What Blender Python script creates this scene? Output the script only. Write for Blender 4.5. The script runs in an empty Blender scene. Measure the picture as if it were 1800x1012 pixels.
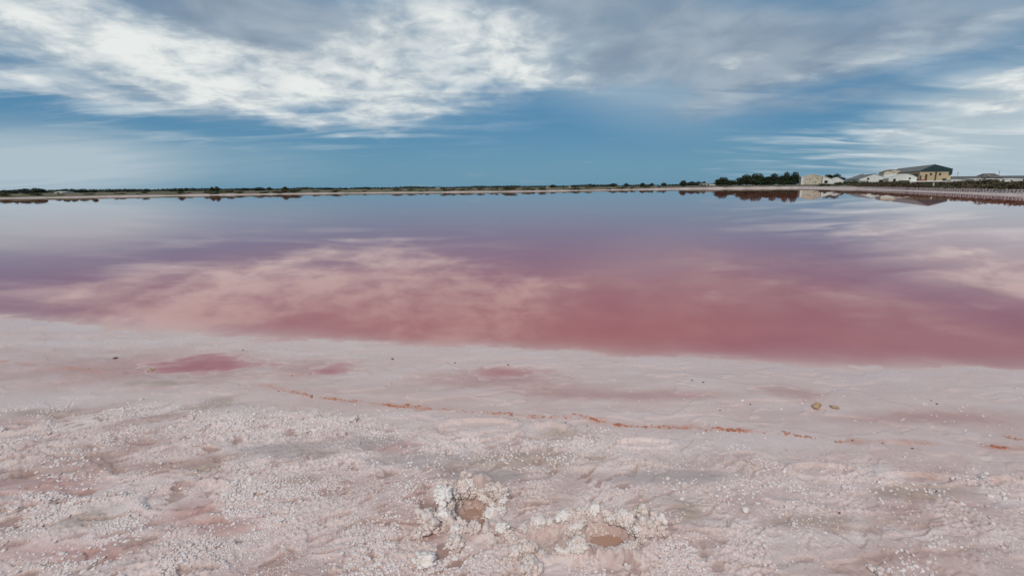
import bpy, bmesh, math, random
import numpy as np
from mathutils import Vector, Matrix, noise as mnoise

random.seed(7)
RNG = np.random.default_rng(11)
scene = bpy.context.scene
C = scene.collection

# ------------------------------------------------------------------ camera
W_PX, H_PX, F_PX, CAM_H = 1800.0, 1012.0, 825.0, 1.5
PITCH = math.atan(176.4 / F_PX)
ROLL = -0.0104
_F = np.array([0.0, math.cos(PITCH), -math.sin(PITCH)])
_U0 = np.array([0.0, math.sin(PITCH), math.cos(PITCH)])
_R0 = np.array([1.0, 0.0, 0.0])
_R = math.cos(ROLL) * _R0 + math.sin(ROLL) * _U0
_U = -math.sin(ROLL) * _R0 + math.cos(ROLL) * _U0

def ray(px, py):
    return _F * F_PX + _R * (px - W_PX / 2) + _U * (H_PX / 2 - py)

def at(px, py, z=0.0):
    """photo pixel -> ground point at height z"""
    d = ray(px, py)
    t = (z - CAM_H) / d[2]
    return np.array([d[0] * t, d[1] * t])

def at_y(px, py, Y):
    """photo pixel -> point at ground distance Y"""
    d = ray(px, py)
    t = Y / d[1]
    return np.array([d[0] * t, Y, CAM_H + d[2] * t])

def horizon(px):
    return 339.0 - 0.0104 * px

cam_data = bpy.data.cameras.new("camera")
cam = bpy.data.objects.new("camera", cam_data)
C.objects.link(cam)
cam_data.sensor_fit = 'HORIZONTAL'
cam_data.sensor_width = 36.0
cam_data.lens = F_PX / W_PX * 36.0
cam_data.clip_start = 0.05
cam_data.clip_end = 30000
M = Matrix.Identity(4)
for i in range(3):
    M[i][0], M[i][1], M[i][2] = _R[i], _U[i], -_F[i]
M[2][3] = CAM_H
cam.matrix_world = M
scene.camera = cam

# ------------------------------------------------------------------ node helpers
class NT:
    def __init__(self, tree):
        self.t = tree
    def n(self, kind, **kw):
        nd = self.t.nodes.new(kind)
        for k, v in kw.items():
            setattr(nd, k, v)
        return nd
    def link(self, a, b):
        self.t.links.new(a, b)
    def put(self, sock, v):
        if isinstance(v, bpy.types.NodeSocket):
            self.link(v, sock)
        else:
            sock.default_value = v
    def math(self, op, a, b=0.0, c=None, clamp=False):
        nd = self.n('ShaderNodeMath', operation=op, use_clamp=clamp)
        self.put(nd.inputs[0], a); self.put(nd.inputs[1], b)
        if c is not None: self.put(nd.inputs[2], c)
        return nd.outputs[0]
    def vmath(self, op, a, b=None):
        nd = self.n('ShaderNodeVectorMath', operation=op)
        self.put(nd.inputs[0], a)
        if b is not None:
            if op == 'SCALE': self.put(nd.inputs[3], b)
            else: self.put(nd.inputs[1], b)
        return nd.outputs['Value'] if op in ('LENGTH', 'DOT_PRODUCT') else nd.outputs[0]
    def ramp(self, v, lo, hi, a=0.0, b=1.0, interp='SMOOTHSTEP'):
        nd = self.n('ShaderNodeMapRange', interpolation_type=interp)
        nd.clamp = True if hasattr(nd, 'clamp') else None
        self.put(nd.inputs[0], v); self.put(nd.inputs[1], lo); self.put(nd.inputs[2], hi)
        self.put(nd.inputs[3], a); self.put(nd.inputs[4], b)
        return nd.outputs[0]
    def mix(self, f, a, b):
        nd = self.n('ShaderNodeMix', data_type='RGBA')
        self.put(nd.inputs[0], f)
        self.put(nd.inputs[6], a if isinstance(a, bpy.types.NodeSocket) else tuple(a) + (1,))
        self.put(nd.inputs[7], b if isinstance(b, bpy.types.NodeSocket) else tuple(b) + (1,))
        return nd.outputs[2]
    def noise(self, vec, scale, detail=4.0, rough=0.55, dist=0.0, out=0):
        nd = self.n('ShaderNodeTexNoise')
        if vec is not None: self.link(vec, nd.inputs['Vector'])
        nd.inputs['Scale'].default_value = scale
        nd.inputs['Detail'].default_value = detail
        nd.inputs['Roughness'].default_value = rough
        nd.inputs['Distortion'].default_value = dist
        return nd.outputs[out]
    def comb(self, x, y, z=0.0):
        nd = self.n('ShaderNodeCombineXYZ')
        self.put(nd.inputs[0], x); self.put(nd.inputs[1], y); self.put(nd.inputs[2], z)
        return nd.outputs[0]

# ------------------------------------------------------------------ sky
SUN_EL, SUN_AZ = math.radians(44), math.radians(188)      # azimuth clockwise from +Y: behind the camera
world = bpy.data.worlds.new("World")
scene.world = world
world.use_nodes = True
wt = world.node_tree
wt.nodes.clear()
w = NT(wt)
SKY_STRENGTH = 0.1
K = 1.0 / SKY_STRENGTH
def rad(r, g, b): return (r * K, g * K, b * K)

sky = w.n('ShaderNodeTexSky', sky_type='NISHITA', sun_disc=False)
sky.sun_elevation = SUN_EL
sky.sun_rotation = SUN_AZ
sky.air_density = 1.3
sky.dust_density = 0.6
sky.ozone_density = 2.0
tc = w.n('ShaderNodeTexCoord')
direction = tc.outputs['Generated']
sep = w.n('ShaderNodeSeparateXYZ'); w.link(direction, sep.inputs[0])
dx, dy, dz = sep.outputs
zc = w.math('MAXIMUM', dz, 0.0)
zd = w.math('ADD', zc, 0.09)
plane = w.comb(w.math('DIVIDE', dx, zd), w.math('DIVIDE', dy, zd), 0.0)    # flat cloud deck seen from below
zd2 = w.math('ADD', zc, 0.20)
plane2 = w.comb(w.math('DIVIDE', dx, zd2), w.math('DIVIDE', dy, zd2), 0.0)
az = w.math('MULTIPLY', w.math('ARCTAN2', dx, dy), 180 / math.pi)
el = w.math('MULTIPLY', w.math('ARCSINE', dz), 180 / math.pi)
warp1 = w.noise(plane, 0.9, 6, 0.6, 0.0, 1)
warp = w.vmath('SUBTRACT', warp1, (0.5, 0.5, 0.5))
azel = w.comb(az, el, 0.0)
wv = w.n('ShaderNodeVectorMath', operation='MULTIPLY'); w.link(warp, wv.inputs[0]); wv.inputs[1].default_value = (24, 8, 0)
azel_w = w.vmath('ADD', azel, wv.outputs[0])

def azel_of(px, py):
    d = ray(px, py)
    return math.degrees(math.atan2(d[0], d[1])), math.degrees(math.atan2(d[2], math.hypot(d[0], d[1])))

def lobe(px, py, rx, ry, rot=0.0, amp=1.0, soft=1.0, warped=True):
    a0, e0 = azel_of(px, py)
    ax = abs(azel_of(px + rx, py)[0] - azel_of(px - rx, py)[0]) / 2
    ey = abs(azel_of(px, py + ry)[1] - azel_of(px, py - ry)[1]) / 2
    p = w.vmath('SUBTRACT', azel_w if warped else azel, (a0, e0, 0))
    r = w.n('ShaderNodeVectorRotate', rotation_type='Z_AXIS')
    w.link(p, r.inputs['Vector']); r.inputs['Angle'].default_value = -math.radians(rot)
    q = w.n('ShaderNodeVectorMath', operation='DIVIDE'); w.link(r.outputs[0], q.inputs[0]); q.inputs[1].default_value = (ax, ey, 1)
    L = w.vmath('LENGTH', q.outputs[0])
    return w.ramp(L, 1.0 + 0.6 * soft, 1.0 - 0.8 * soft, 0.0, amp)

def total(ls):
    s = ls[0]
    for l in ls[1:]: s = w.math('ADD', s, l)
    return s

n_big = w.noise(plane, 0.8, 3, 0.5, 0.3)
n_puff = w.noise(plane2, 3.4, 9, 0.52, 0.35)
streakmap = w.n('ShaderNodeMapping'); w.link(plane, streakmap.inputs[0])
streakmap.inputs['Rotation'].default_value = (0, 0, math.radians(14))
streakmap.inputs['Scale'].default_value = (0.55, 1.7, 1)
n_streak = w.noise(streakmap.outputs[0], 1.5, 7, 0.52, 0.6)

# clear part: physical sky, seen through far rain
clear = w.n('ShaderNodeVectorMath', operation='MULTIPLY'); w.link(sky.outputs[0], clear.inputs[0])
clear.inputs[1].default_value = (0.55, 0.75, 0.90)
rain = w.mix(w.ramp(el, 0.0, 9.0), rad(.112, .275, .425), rad(.066, .212, .385))
rain = w.mix(w.ramp(el, 9.0, 22.0), rain, rad(.16, .275, .40))
base = w.mix(0.86, clear.outputs[0], rain)
# pale rain veils and haze
veil = total([lobe(20, 295, 320, 68, 3, 1.0, 1.0, False), lobe(330, 285, 260, 40, 0, .28, 1.0, False), lobe(1110, 115, 200, 95, -14, .60, 1.0, False),
              lobe(1820, 235, 300, 115, 8, 1.5, 1.0, False), lobe(520, 150, 480, 60, 0, .24, 1.0, False)])
veil = w.math('MULTIPLY', veil, w.ramp(n_streak, .2, .75, .80, 1.1), clamp=True)
col = w.mix(veil, base, rad(.42, .52, .585))
# grey cloud bases
beyond = w.ramp(el, 19, 32)
grey = total([lobe(420, 15, 330, 75, -6, .95), lobe(1060, 35, 260, 95, -6, .85), lobe(150, 120, 260, 60, -10, .5),
              lobe(1480, 60, 440, 110, 4, .75), lobe(560, 120, 420, 60, 0, .3), w.math('MULTIPLY', beyond, .7)])
grey = w.math('ADD', grey, w.ramp(n_big, .25, .75, -.40, .40, 'LINEAR'))
grey = w.ramp(grey, .05, 1.0, 0, .88)
gcol = w.mix(w.ramp(n_puff, .25, .75), rad(.215, .285, .375), rad(.41, .47, .53))
col = w.mix(grey, col, gcol)
# thin drawn-out wisps under the bank and over the right
wisp = total([lobe(420, 175, 480, 70, -2, .75, 1.0), lobe(620, 195, 200, 32, 0, .5), lobe(1650, 225, 340, 80, 7, 1.0, 1.0), lobe(1500, 110, 260, 40, 8, .6), lobe(60, 150, 200, 50, 0, .5)])
wisp = w.math('MULTIPLY', wisp, w.ramp(n_streak, .40, .72))
col = w.mix(w.math('MULTIPLY', wisp, .80, clamp=True), col, rad(.66, .73, .76))
# bright sunlit cloud
bright = total([lobe(130, 60, 270, 80, -12, .85, 1.0), lobe(420, 120, 330, 70, -8, .90, 1.0), lobe(770, 80, 250, 95, 0, .95, 1.0),
                lobe(560, 185, 330, 40, 0, .30), lobe(970, 120, 130, 60, -6, .28), lobe(60, 140, 130, 22, 0, .35),
                lobe(1800, 165, 210, 44, 12, .85, 1.0), lobe(1700, 250, 330, 40, 6, .22), lobe(1480, 112, 170, 17, 6, .42),
                lobe(1790, 92, 80, 14, 6, .6), lobe(1660, 40, 240, 24, 4, .25), lobe(1310, 88, 60, 9, 4, .4),
                w.math('MULTIPLY', beyond, .42)])
tex = w.math('ADD', w.ramp(n_puff, .25, .75, -.52, .52, 'LINEAR'), w.ramp(n_streak, .3, .7, -.22, .22, 'LINEAR'))
shade = total([lobe(440, 15, 200, 45, -6, .55), lobe(140, 118, 190, 28, -12, .40), lobe(560, 105, 60, 22, 0, .25), lobe(1000, 30, 110, 50, 0, .4)])
bright = w.math('SUBTRACT', bright, shade)
cover = w.ramp(w.math('ADD', bright, tex), -.10, 1.25)
cover = w.math('MULTIPLY', cover, w.ramp(bright, 0.02, .40))
n_in = w.noise(plane2, 5.5, 8, 0.60, 0.3)
bcol = w.mix(w.ramp(w.math('ADD', n_in, w.math('MULTIPLY', bright, .12)), .42, .74), rad(.42, .50, .565), rad(.80, .83, .815))
col = w.mix(cover, col, bcol)
bg = w.n('ShaderNodeBackground'); w.link(col, bg.inputs[0]); bg.inputs[1].default_value = SKY_STRENGTH
wo = w.n('ShaderNodeOutputWorld'); w.link(bg.outputs[0], wo.inputs[0])

# ------------------------------------------------------------------ sun, softened by cloud
sun_data = bpy.data.lights.new("sun", 'SUN')
sun_data.energy = 2.0
sun_data.angle = math.radians(12)
sun_data.color = (1.0, 0.93, 0.85)
sun = bpy.data.objects.new("sun", sun_data)
C.objects.link(sun)
sd = Vector((math.sin(SUN_AZ) * math.cos(SUN_EL), math.cos(SUN_AZ) * math.cos(SUN_EL), math.sin(SUN_EL)))
sun.rotation_euler = sd.to_track_quat('Z', 'Y').to_euler()
sun.location = (20, -40, 60)

vs = scene.view_settings
vs.view_transform = 'Standard'; vs.look = 'None'; vs.gamma = 1.0; vs.exposure = 0.0
vs.use_curve_mapping = False
world.cycles.sampling_method = 'NONE'
scene.cycles.use_denoising = True
scene.cycles.max_bounces = 8
scene.cycles.transparent_max_bounces = 12
scene.cycles.caustics_reflective = False

# ------------------------------------------------------------------ numpy noise
_P = np.random.default_rng(3).permutation(512)
_P = np.concatenate([_P, _P, _P])
_GA = np.random.default_rng(4).random(512) * 2 * math.pi
_GX, _GY = np.cos(_GA), np.sin(_GA)
_HV = np.random.default_rng(5).random((512, 3))

def perlin(x, y, seed=0):
    x = x + seed * 17.31; y = y + seed * 9.77
    xi = np.floor(x).astype(np.int64); yi = np.floor(y).astype(np.int64)
    xf = x - xi; yf = y - yi
    u = xf * xf * xf * (xf * (xf * 6 - 15) + 10); v = yf * yf * yf * (yf * (yf * 6 - 15) + 10)
    X0 = xi & 511; X1 = (xi + 1) & 511; Y0 = yi & 511; Y1 = (yi + 1) & 511
    def g(X, Y, fx, fy):
        h = _P[_P[X] + Y] & 511
        return _GX[h] * fx + _GY[h] * fy
    a = g(X0, Y0, xf, yf); b = g(X1, Y0, xf - 1, yf)
    c = g(X0, Y1, xf, yf - 1); d = g(X1, Y1, xf - 1, yf - 1)
    return (a + u * (b - a) + v * ((c + u * (d - c)) - (a + u * (b - a)))) * 1.5

def fbm(x, y, scale, octaves=4, seed=0, gain=0.5):
    s = np.zeros_like(x); a = 1.0; tot = 0; f = 1.0 / scale
    for o in range(octaves):
        s += a * perlin(x * f, y * f, seed + o * 3); tot += a
        a *= gain; f *= 2.03
    return s / tot

def ridged(x, y, scale, octaves=3, seed=0):
    s = np.zeros_like(x); a = 1.0; tot = 0; f = 1.0 / scale
    for o in range(octaves):
        s += a * (1 - np.abs(perlin(x * f, y * f, seed + o * 5)) * 2.2); tot += a
        a *= 0.5; f *= 2.1
    return np.clip(s / tot, -0.5, 1)

def worley(x, y, scale, seed=0):
    x = x / scale + seed * 31.7; y = y / scale + seed * 13.1
    xi = np.floor(x).astype(np.int64); yi = np.floor(y).astype(np.int64)
    best = np.full(x.shape, 9.0)
    for ox in (-1, 0, 1):
        for oy in (-1, 0, 1):
            X = xi + ox; Y = yi + oy
            h = _P[_P[X & 511] + (Y & 511)] & 511
            dxx = X + _HV[h, 0] - x; dyy = Y + _HV[h, 1] - y
            best = np.minimum(best, dxx * dxx + dyy * dyy)
    return np.sqrt(best)

def sstep(a, b, v):
    t = np.clip((v - a) / (b - a), 0, 1)
    return t * t * (3 - 2 * t)

# ------------------------------------------------------------------ lake outline (ground metres, from the photo's shorelines)
near_px = [(0, 557), (120, 569), (300, 588), (500, 600), (700, 606), (850, 612), (960, 620), (1100, 629), (1300, 637), (1500, 644), (1800, 655)]
far_px = [(1800, 344.2), (1660, 338.2), (1500, 331.9), (1400, 330.3), (1200, 332.0), (1050, 334.6), (900, 337.0), (600, 339.8), (300, 344.0), (0, 349.0)]
near_pts = [at(*p) for p in near_px]
far_pts = [at(*p) for p in far_px]
DYKE_U = (far_pts[2] - far_pts[0]); DYKE_U = DYKE_U / np.linalg.norm(DYKE_U)      # direction the dyke runs in
DYKE_V = np.array([DYKE_U[1], -DYKE_U[0]])                                        # landward, to the right
dyke_start = far_pts[0] - DYKE_U * 40
poly = ([np.array([-150.0, 60.0]), np.array([-60.0, 17.0]), np.array([-14.0, 7.4])] + near_pts +
        [np.array([12.0, 2.4]), np.array([28.0, 3.0]), dyke_start] + far_pts + [np.array([-165.0, 105.0])])
poly = np.array(poly)

def lake_dist(x, y):
    """distance to the shoreline, + on land, - in the lake"""
    best = np.full(x.shape, 1e18); inside = np.zeros(x.shape, bool)
    n = len(poly)
    for i in range(n):
        ax_, ay_ = poly[i]; bx_, by_ = poly[(i + 1) % n]
        ex, ey = bx_ - ax_, by_ - ay_
        t = np.clip(((x - ax_) * ex + (y - ay_) * ey) / (ex * ex + ey * ey), 0, 1)
        qx = x - ax_ - t * ex; qy = y - ay_ - t * ey
        best = np.minimum(best, qx * qx + qy * qy)
        c = ((ay_ > y) != (by_ > y)) & (x < ex * (y - ay_) / (by_ - ay_ + 1e-12) + ax_)
        inside ^= c
    d = np.sqrt(best)
    return np.where(inside, -d, d)

class Ell:
    """an ellipse on the ground, given by its outline in the photo"""
    def __init__(s, px, py, rx, ry, rot=0.0):
        s.c = at(px, py)
        s.ax = abs(at(px + rx, py)[0] - at(px - rx, py)[0]) / 2
        s.ay = abs(at(px, py + ry)[1] - at(px, py - ry)[1]) / 2
        s.rot = math.radians(rot)
    def q(s, x, y):
        X = x - s.c[0]; Y = y - s.c[1]
        c, n = math.cos(s.rot), math.sin(s.rot)
        return np.sqrt(((X * c + Y * n) / s.ax) ** 2 + ((-X * n + Y * c) / s.ay) ** 2)
    def m(s, x, y, lo=1.25, hi=0.5, nz=None):
        q = s.q(x, y)
        if nz is not None: q = q + nz
        return sstep(lo, hi, q)

HOLE_A = Ell(826, 905, 38, 36, 0)
HOLE_B = Ell(1066, 960, 50, 29, 0)
TRENCH_B = Ell(980, 968, 70, 24, 0)
PUDDLES = [Ell(352, 644, 100, 16), Ell(578, 653, 38, 11), Ell(868, 660, 48, 13), Ell(950, 655, 60, 8)]
OLIVE = [Ell(385, 712, 40, 16), Ell(270, 680, 60, 5), Ell(300, 677, 20, 5), Ell(370, 835, 36, 14), Ell(160, 930, 50, 26), Ell(1440, 935, 120, 15),
         Ell(1210, 920, 25, 26), Ell(940, 820, 150, 22), Ell(980, 768, 40, 12), Ell(1600, 880, 110, 14), Ell(530, 860, 40, 14), Ell(1045, 782, 18, 6), Ell(60, 735, 70, 8)]
PINKWET = [Ell(340, 915, 60, 28), Ell(100, 870, 110, 16), Ell(870, 668, 120, 18), Ell(1000, 690, 90, 14), Ell(1390, 695, 55, 14), Ell(690, 800, 50, 22),
           Ell(400, 945, 60, 18), Ell(120, 990, 120, 20), Ell(560, 650, 60, 16), Ell(1650, 740, 160, 14), Ell(1120, 700, 160, 10), Ell(250, 650, 260, 30)]
GREYWET = [Ell(740, 822, 120, 15), Ell(500, 805, 110, 16), Ell(1180, 850, 140, 16), Ell(860, 850, 110, 12), Ell(650, 790, 60, 12)]
STEPS = [Ell(840, 762, 75, 17, 0), Ell(965, 775, 45, 22, 0), Ell(1130, 790, 48, 9, 0), Ell(1440, 840, 50, 12, 0), Ell(1610, 855, 60, 12, 0), Ell(1780, 868, 40, 16, 0), Ell(330, 890, 70, 26, 0)]
RED_LINE = [[(0, 640), (60, 647), (140, 655), (180, 660)], [(400, 672), (470, 682), (540, 700), (610, 711), (680, 717), (738, 723), (800, 728), (870, 734), (975, 741), (1012, 737), (1055, 746), (1090, 754),
             (1185, 758), (1250, 761), (1310, 766), (1380, 772), (1420, 776), (1490, 786), (1580, 786), (1690, 790), (1800, 797)]]
RED_LINE = [[at(*p) for p in l] for l in RED_LINE]

def line_dist(x, y, pts):
    best = np.full(x.shape, 1e18)
    for a, b in zip(pts[:-1], pts[1:]):
        e = b - a
        t = np.clip(((x - a[0]) * e[0] + (y - a[1]) * e[1]) / (e @ e), 0, 1)
        best = np.minimum(best, (x - a[0] - t * e[0]) ** 2 + (y - a[1] - t * e[1]) ** 2)
    return np.sqrt(best)

Y_ROUGH0, Y_ROUGH1 = at(900, 735)[1], at(900, 815)[1]

def rough_mask(x, y):
    yy = y + 0.16 * np.clip(x, -2.5, 3) + 0.25 * fbm(x, y, 1.1, 3, 40)
    return sstep(Y_ROUGH0, Y_ROUGH1, yy)

def near_height(x, y, d):
    """relief of the salt shore close to the camera"""
    d = d + (.10 * fbm(x, y, .9, 3, 44) + .03 * fbm(x, y, .2, 2, 45)) * sstep(1.2, .3, np.abs(d))
    z = np.where(d > 0, 0.085 * (1 - np.exp(-np.maximum(d, 0) / 3.0)), -0.26 * (1 - np.exp(np.minimum(d, 0) / 6.5)))
    land = sstep(-0.5, 0.5, d)
    R = rough_mask(x, y)
    wx = x + 0.10 * fbm(x, y, 0.35, 3, 60); wy = y + 0.10 * fbm(x, y, 0.35, 3, 61)
    z = z + land * (0.006 * fbm(x, y, 1.3, 3, 1) + 0.004 * fbm(x * 0.6, y * 1.6, 0.33, 4, 2))
    # broken crust: terraces and ridges
    cr = fbm(wx * 0.7 + wy * 0.35, wy * 1.2, 0.22, 5, 5, 0.55)
    flat = 1 - .6 * sstep(.2, 1.2, x)
    z = z + (0.15 + 0.85 * R) * land * (0.010 * cr) * flat
    plate = fbm(wx * 0.55, wy * 1.3, 0.45, 4, 15, 0.6)
    z = z + land * 0.006 * sstep(0.02, 0.07, plate) + flat * land * R * 0.006 * sstep(-0.14, -0.08, plate)
    z = z + flat * R * 0.006 * ridged(wx, wy, 0.16, 3, 9) * sstep(-0.1, 0.35, fbm(x, y, 0.6, 3, 19))
    # thin raised seams where crust plates meet
    sm = np.abs(fbm(wx * .8, wy * 1.3, .42, 3, 29, .45))
    seam = sstep(.035, .0, sm) * sstep(-.15, .2, fbm(x, y, .9, 2, 30)) * land
    z = z + .006 * seam * (.4 + .6 * R)
    ca, sa = math.cos(math.radians(24)), math.sin(math.radians(24))
    pu, pv = wx * ca + wy * sa, -wx * sa + wy * ca
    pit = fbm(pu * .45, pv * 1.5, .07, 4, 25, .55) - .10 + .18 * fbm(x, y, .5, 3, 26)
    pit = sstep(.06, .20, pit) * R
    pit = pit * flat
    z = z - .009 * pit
    return z, R, land, cr, plate, pit

def full_height(x, y, fine=True):
    d = lake_dist(x, y)
    r = np.hypot(x, y)
    wf = sstep(14.0, 34.0, r)
    zn, R, land, cr, plate, pit = near_height(x, y, d)
    thin = 1 - .65 * sstep(.35, 1.3, x + .25 * fbm(x, y, .7, 3, 41))     # the right side carries fewer nodules
    info = dict(thin=thin, d=d, R=R, land=land, cr=cr, plate=plate, wf=wf, pit=pit)
    if fine:
        nz = 0.22 * fbm(x, y, 0.06, 3, 70) + 0.16 * fbm(x, y, 0.2, 2, 71)
        for p, dep in zip(PUDDLES, (0.036, 0.022, 0.013, 0.010)):
            zn = zn - dep * p.m(x, y, 1.6, 0.0, nz * 0.8 + .55 * fbm(x * .6, y * 1.5, .22, 3, 74))
        for st in STEPS:
            q = st.q(x, y) + nz * 0.4
            zn = zn - 0.012 * sstep(1.0, 0.85, q) + 0.011 * np.exp(-((q - 1.12) / 0.14) ** 2)
        # footprints broken through the crust
        lump = 1 - worley(x, y, 0.030, 2)
        lump2 = 1 - worley(x, y, 0.013, 3)
        hm = np.zeros_like(x)
        for H, dep, rim in ((HOLE_A, 0.095, 0.034), (HOLE_B, 0.085, 0.034), (TRENCH_B, 0.026, 0.018)):
            q = H.q(x, y) + 0.30 * fbm(x, y, .17, 2, 72) + .07 * fbm(x, y, .05, 2, 73)
            ring = np.exp(-((q - 1.38) / 0.36) ** 2) * (0.55 + 0.9 * fbm(x, y, 0.09, 2, 77) + 0.3)
            zn = zn + rim * np.clip(ring, 0, 1.3) * (0.70 + 0.30 * sstep(0.2, 0.85, lump)) + 0.005 * np.clip(ring, 0, 1) * lump2
            hm = np.maximum(hm, np.clip(ring, 0, 1))
            hole = sstep(1.15, 0.60, q)
            zn = zn - dep * hole + hole * (1 - hole) * 4 * (0.007 * (lump - .5) + .004 * lump2 - .002)
            info['hole'] = np.maximum(info.get('hole', 0), hole)
        info['rim'] = hm
        # crystal nodules grown on the crust
        gm = sstep(-0.10, 0.14, fbm(x, y, 0.30, 4, 33) + 0.10 * (R - .5) - .16 * (1 - thin)) * R
        wetm = np.zeros_like(x)
        nw = .5 * fbm(x, y, .14, 4, 97)
        for e in GREYWET + PINKWET + OLIVE[4:]: wetm = np.maximum(wetm, e.m(x, y, 1.35, .5, nw))
        band = fbm((x * .914 + y * .407) * .45, (-x * .407 + y * .914) * 1.5, .42, 5, 89, .62)
        info['band'] = band
        gm = gm * (1 - .85 * wetm) * (1 - .80 * sstep(.03, .25, band) * sstep(.8, -.2, x)) * (1 - .8 * pit)
        strip = np.maximum(Ell(790, 806, 400, 34).m(x, y, 1.3, .5, nw), Ell(480, 765, 170, 36).m(x, y, 1.3, .5, nw)) * sstep(-.12, .10, fbm(x, y, .13, 4, 98)) * (1 - .9 * wetm)
        info['strip'] = strip
        gm = np.maximum(gm, strip)
        cell = worley(x, y, 0.0135, 7); cell2 = worley(x, y, 0.022, 8)
        zn = zn + gm * (0.0055 * np.sqrt(np.clip(1 - cell * 1.5, 0, 1)) + 0.006 * np.sqrt(np.clip(1 - cell2 * 1.6, 0, 1)))
        info['gm'] = gm; info['cell'] = np.maximum(sstep(.55, .25, cell), sstep(.5, .25, cell2))
    if not np.any(wf > 0):
        return zn, info
    # far banks
    dn = d + 1.6 * fbm(x, y, 11.0, 3, 50)
    right = sstep(-25, 10, (x - dyke_start[0]) * DYKE_U[0] + (y - dyke_start[1]) * DYKE_U[1]) * sstep(20, -6, np.abs((x - far_pts[0][0]) * DYKE_V[0] + (y - far_pts[0][1]) * DYKE_V[1]) - 60) * (x > 20)
    bank = 0.14 * sstep(0, 1.6, dn) + 0.55 * sstep(2.0, 7.0, dn) + 0.35 * sstep(8, 40, dn) + 0.25 * fbm(x, y, 14, 4, 51) * sstep(3, 9, dn)
    dyk = 0.16 * sstep(-0.1, 0.5, d) + 0.48 * sstep(1.05, 1.25, d) + 0.55 * sstep(2.0, 7, d) + 0.25 * sstep(8, 60, d) + 0.20 * fbm(x, y, 9, 4, 52) * sstep(2, 6, d)
    far = bank * (1 - right) + dyk * right
    far = np.where(d > 0, far, np.maximum(-0.5, 0.06 * d))
    info['right'] = right
    return zn * (1 - wf) + far * wf, info

def ground_z(x, y):
    z, _ = full_height(np.array([float(x)]), np.array([float(y)]))
    return float(z[0])

# ------------------------------------------------------------------ mesh helpers
def grid_mesh(name, X, Y, Z, keep=None):
    nr, nc = X.shape
    co = np.stack([X, Y, Z], -1).reshape(-1, 3)
    idx = np.arange(nr * nc).reshape(nr, nc)
    q = np.stack([idx[:-1, :-1], idx[:-1, 1:], idx[1:, 1:], idx[1:, :-1]], -1).reshape(-1, 4)
    remap = None
    if keep is not None:
        k = keep.reshape(-1)
        q = q[k[q].any(1)]
        used = np.unique(q)
        remap = used
        inv = np.full(nr * nc, -1); inv[used] = np.arange(len(used))
        q = inv[q]; co = co[used]
    me = bpy.data.meshes.new(name)
    me.vertices.add(len(co)); me.vertices.foreach_set('co', co.astype(np.float32).ravel())
    me.loops.add(q.size); me.loops.foreach_set('vertex_index', q.astype(np.int32).ravel())
    me.polygons.add(len(q)); me.polygons.foreach_set('loop_start', np.arange(0, q.size, 4, dtype=np.int32))
    me.polygons.foreach_set('use_smooth', np.ones(len(q), bool))
    me.update(calc_edges=True); me.validate()
    return me, remap

def set_color(me, name, rgb):
    a = me.attributes.new(name, 'FLOAT_COLOR', 'POINT')
    buf = np.ones((len(me.vertices), 4), np.float32); buf[:, :3] = rgb
    a.data.foreach_set('color', buf.ravel())

def set_float(me, name, v):
    a = me.attributes.new(name, 'FLOAT', 'POINT')
    a.data.foreach_set('value', np.asarray(v, np.float32).ravel())

def link(name, me, mat=None, parent=None):
    o = bpy.data.objects.new(name, me)
    C.objects.link(o)
    if mat is not None and me is not None and not me.materials: me.materials.append(mat)
    if parent is not None: o.parent = parent
    return o

def tag(o, label=None, cat=None, group=None, kind=None):
    if label: o['label'] = label
    if cat: o['category'] = cat
    if group: o['group'] = group
    if kind: o['kind'] = kind
    return o

def empty(name, loc=(0, 0, 0), rz=0.0):
    o = bpy.data.objects.new(name, None)
    o.empty_display_size = 0.3
    C.objects.link(o); o.location = loc; o.rotation_euler = (0, 0, rz)
    return o

# ------------------------------------------------------------------ materials
def new_mat(name):
    m = bpy.data.materials.new(name); m.use_nodes = True
    m.node_tree.nodes.clear()
    t = NT(m.node_tree)
    out = t.n('ShaderNodeOutputMaterial')
    return m, t, out

def simple_mat(name, col, col2=None, scale=3.0, rough=0.8, bump=0.0, bscale=None, spec=0.3):
    m, t, out = new_mat(name)
    p = t.n('ShaderNodeBsdfPrincipled')
    tcn = t.n('ShaderNodeTexCoord')
    nz = t.noise(tcn.outputs['Object'], scale, 6, 0.6)
    c = t.mix(t.ramp(nz, .3, .7), col, col2 if col2 else tuple(v * .8 for v in col))
    t.link(c, p.inputs['Base Color'])
    p.inputs['Roughness'].default_value = rough
    p.inputs['Specular IOR Level'].default_value = spec
    if bump:
        b = t.n('ShaderNodeBump'); b.inputs['Strength'].default_value = bump
        t.link(t.noise(tcn.outputs['Object'], bscale or scale * 4, 6, 0.6), b.inputs['Height'])
        t.link(b.outputs[0], p.inputs['Normal'])
    t.link(p.outputs[0], out.inputs[0])
    return m

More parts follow.
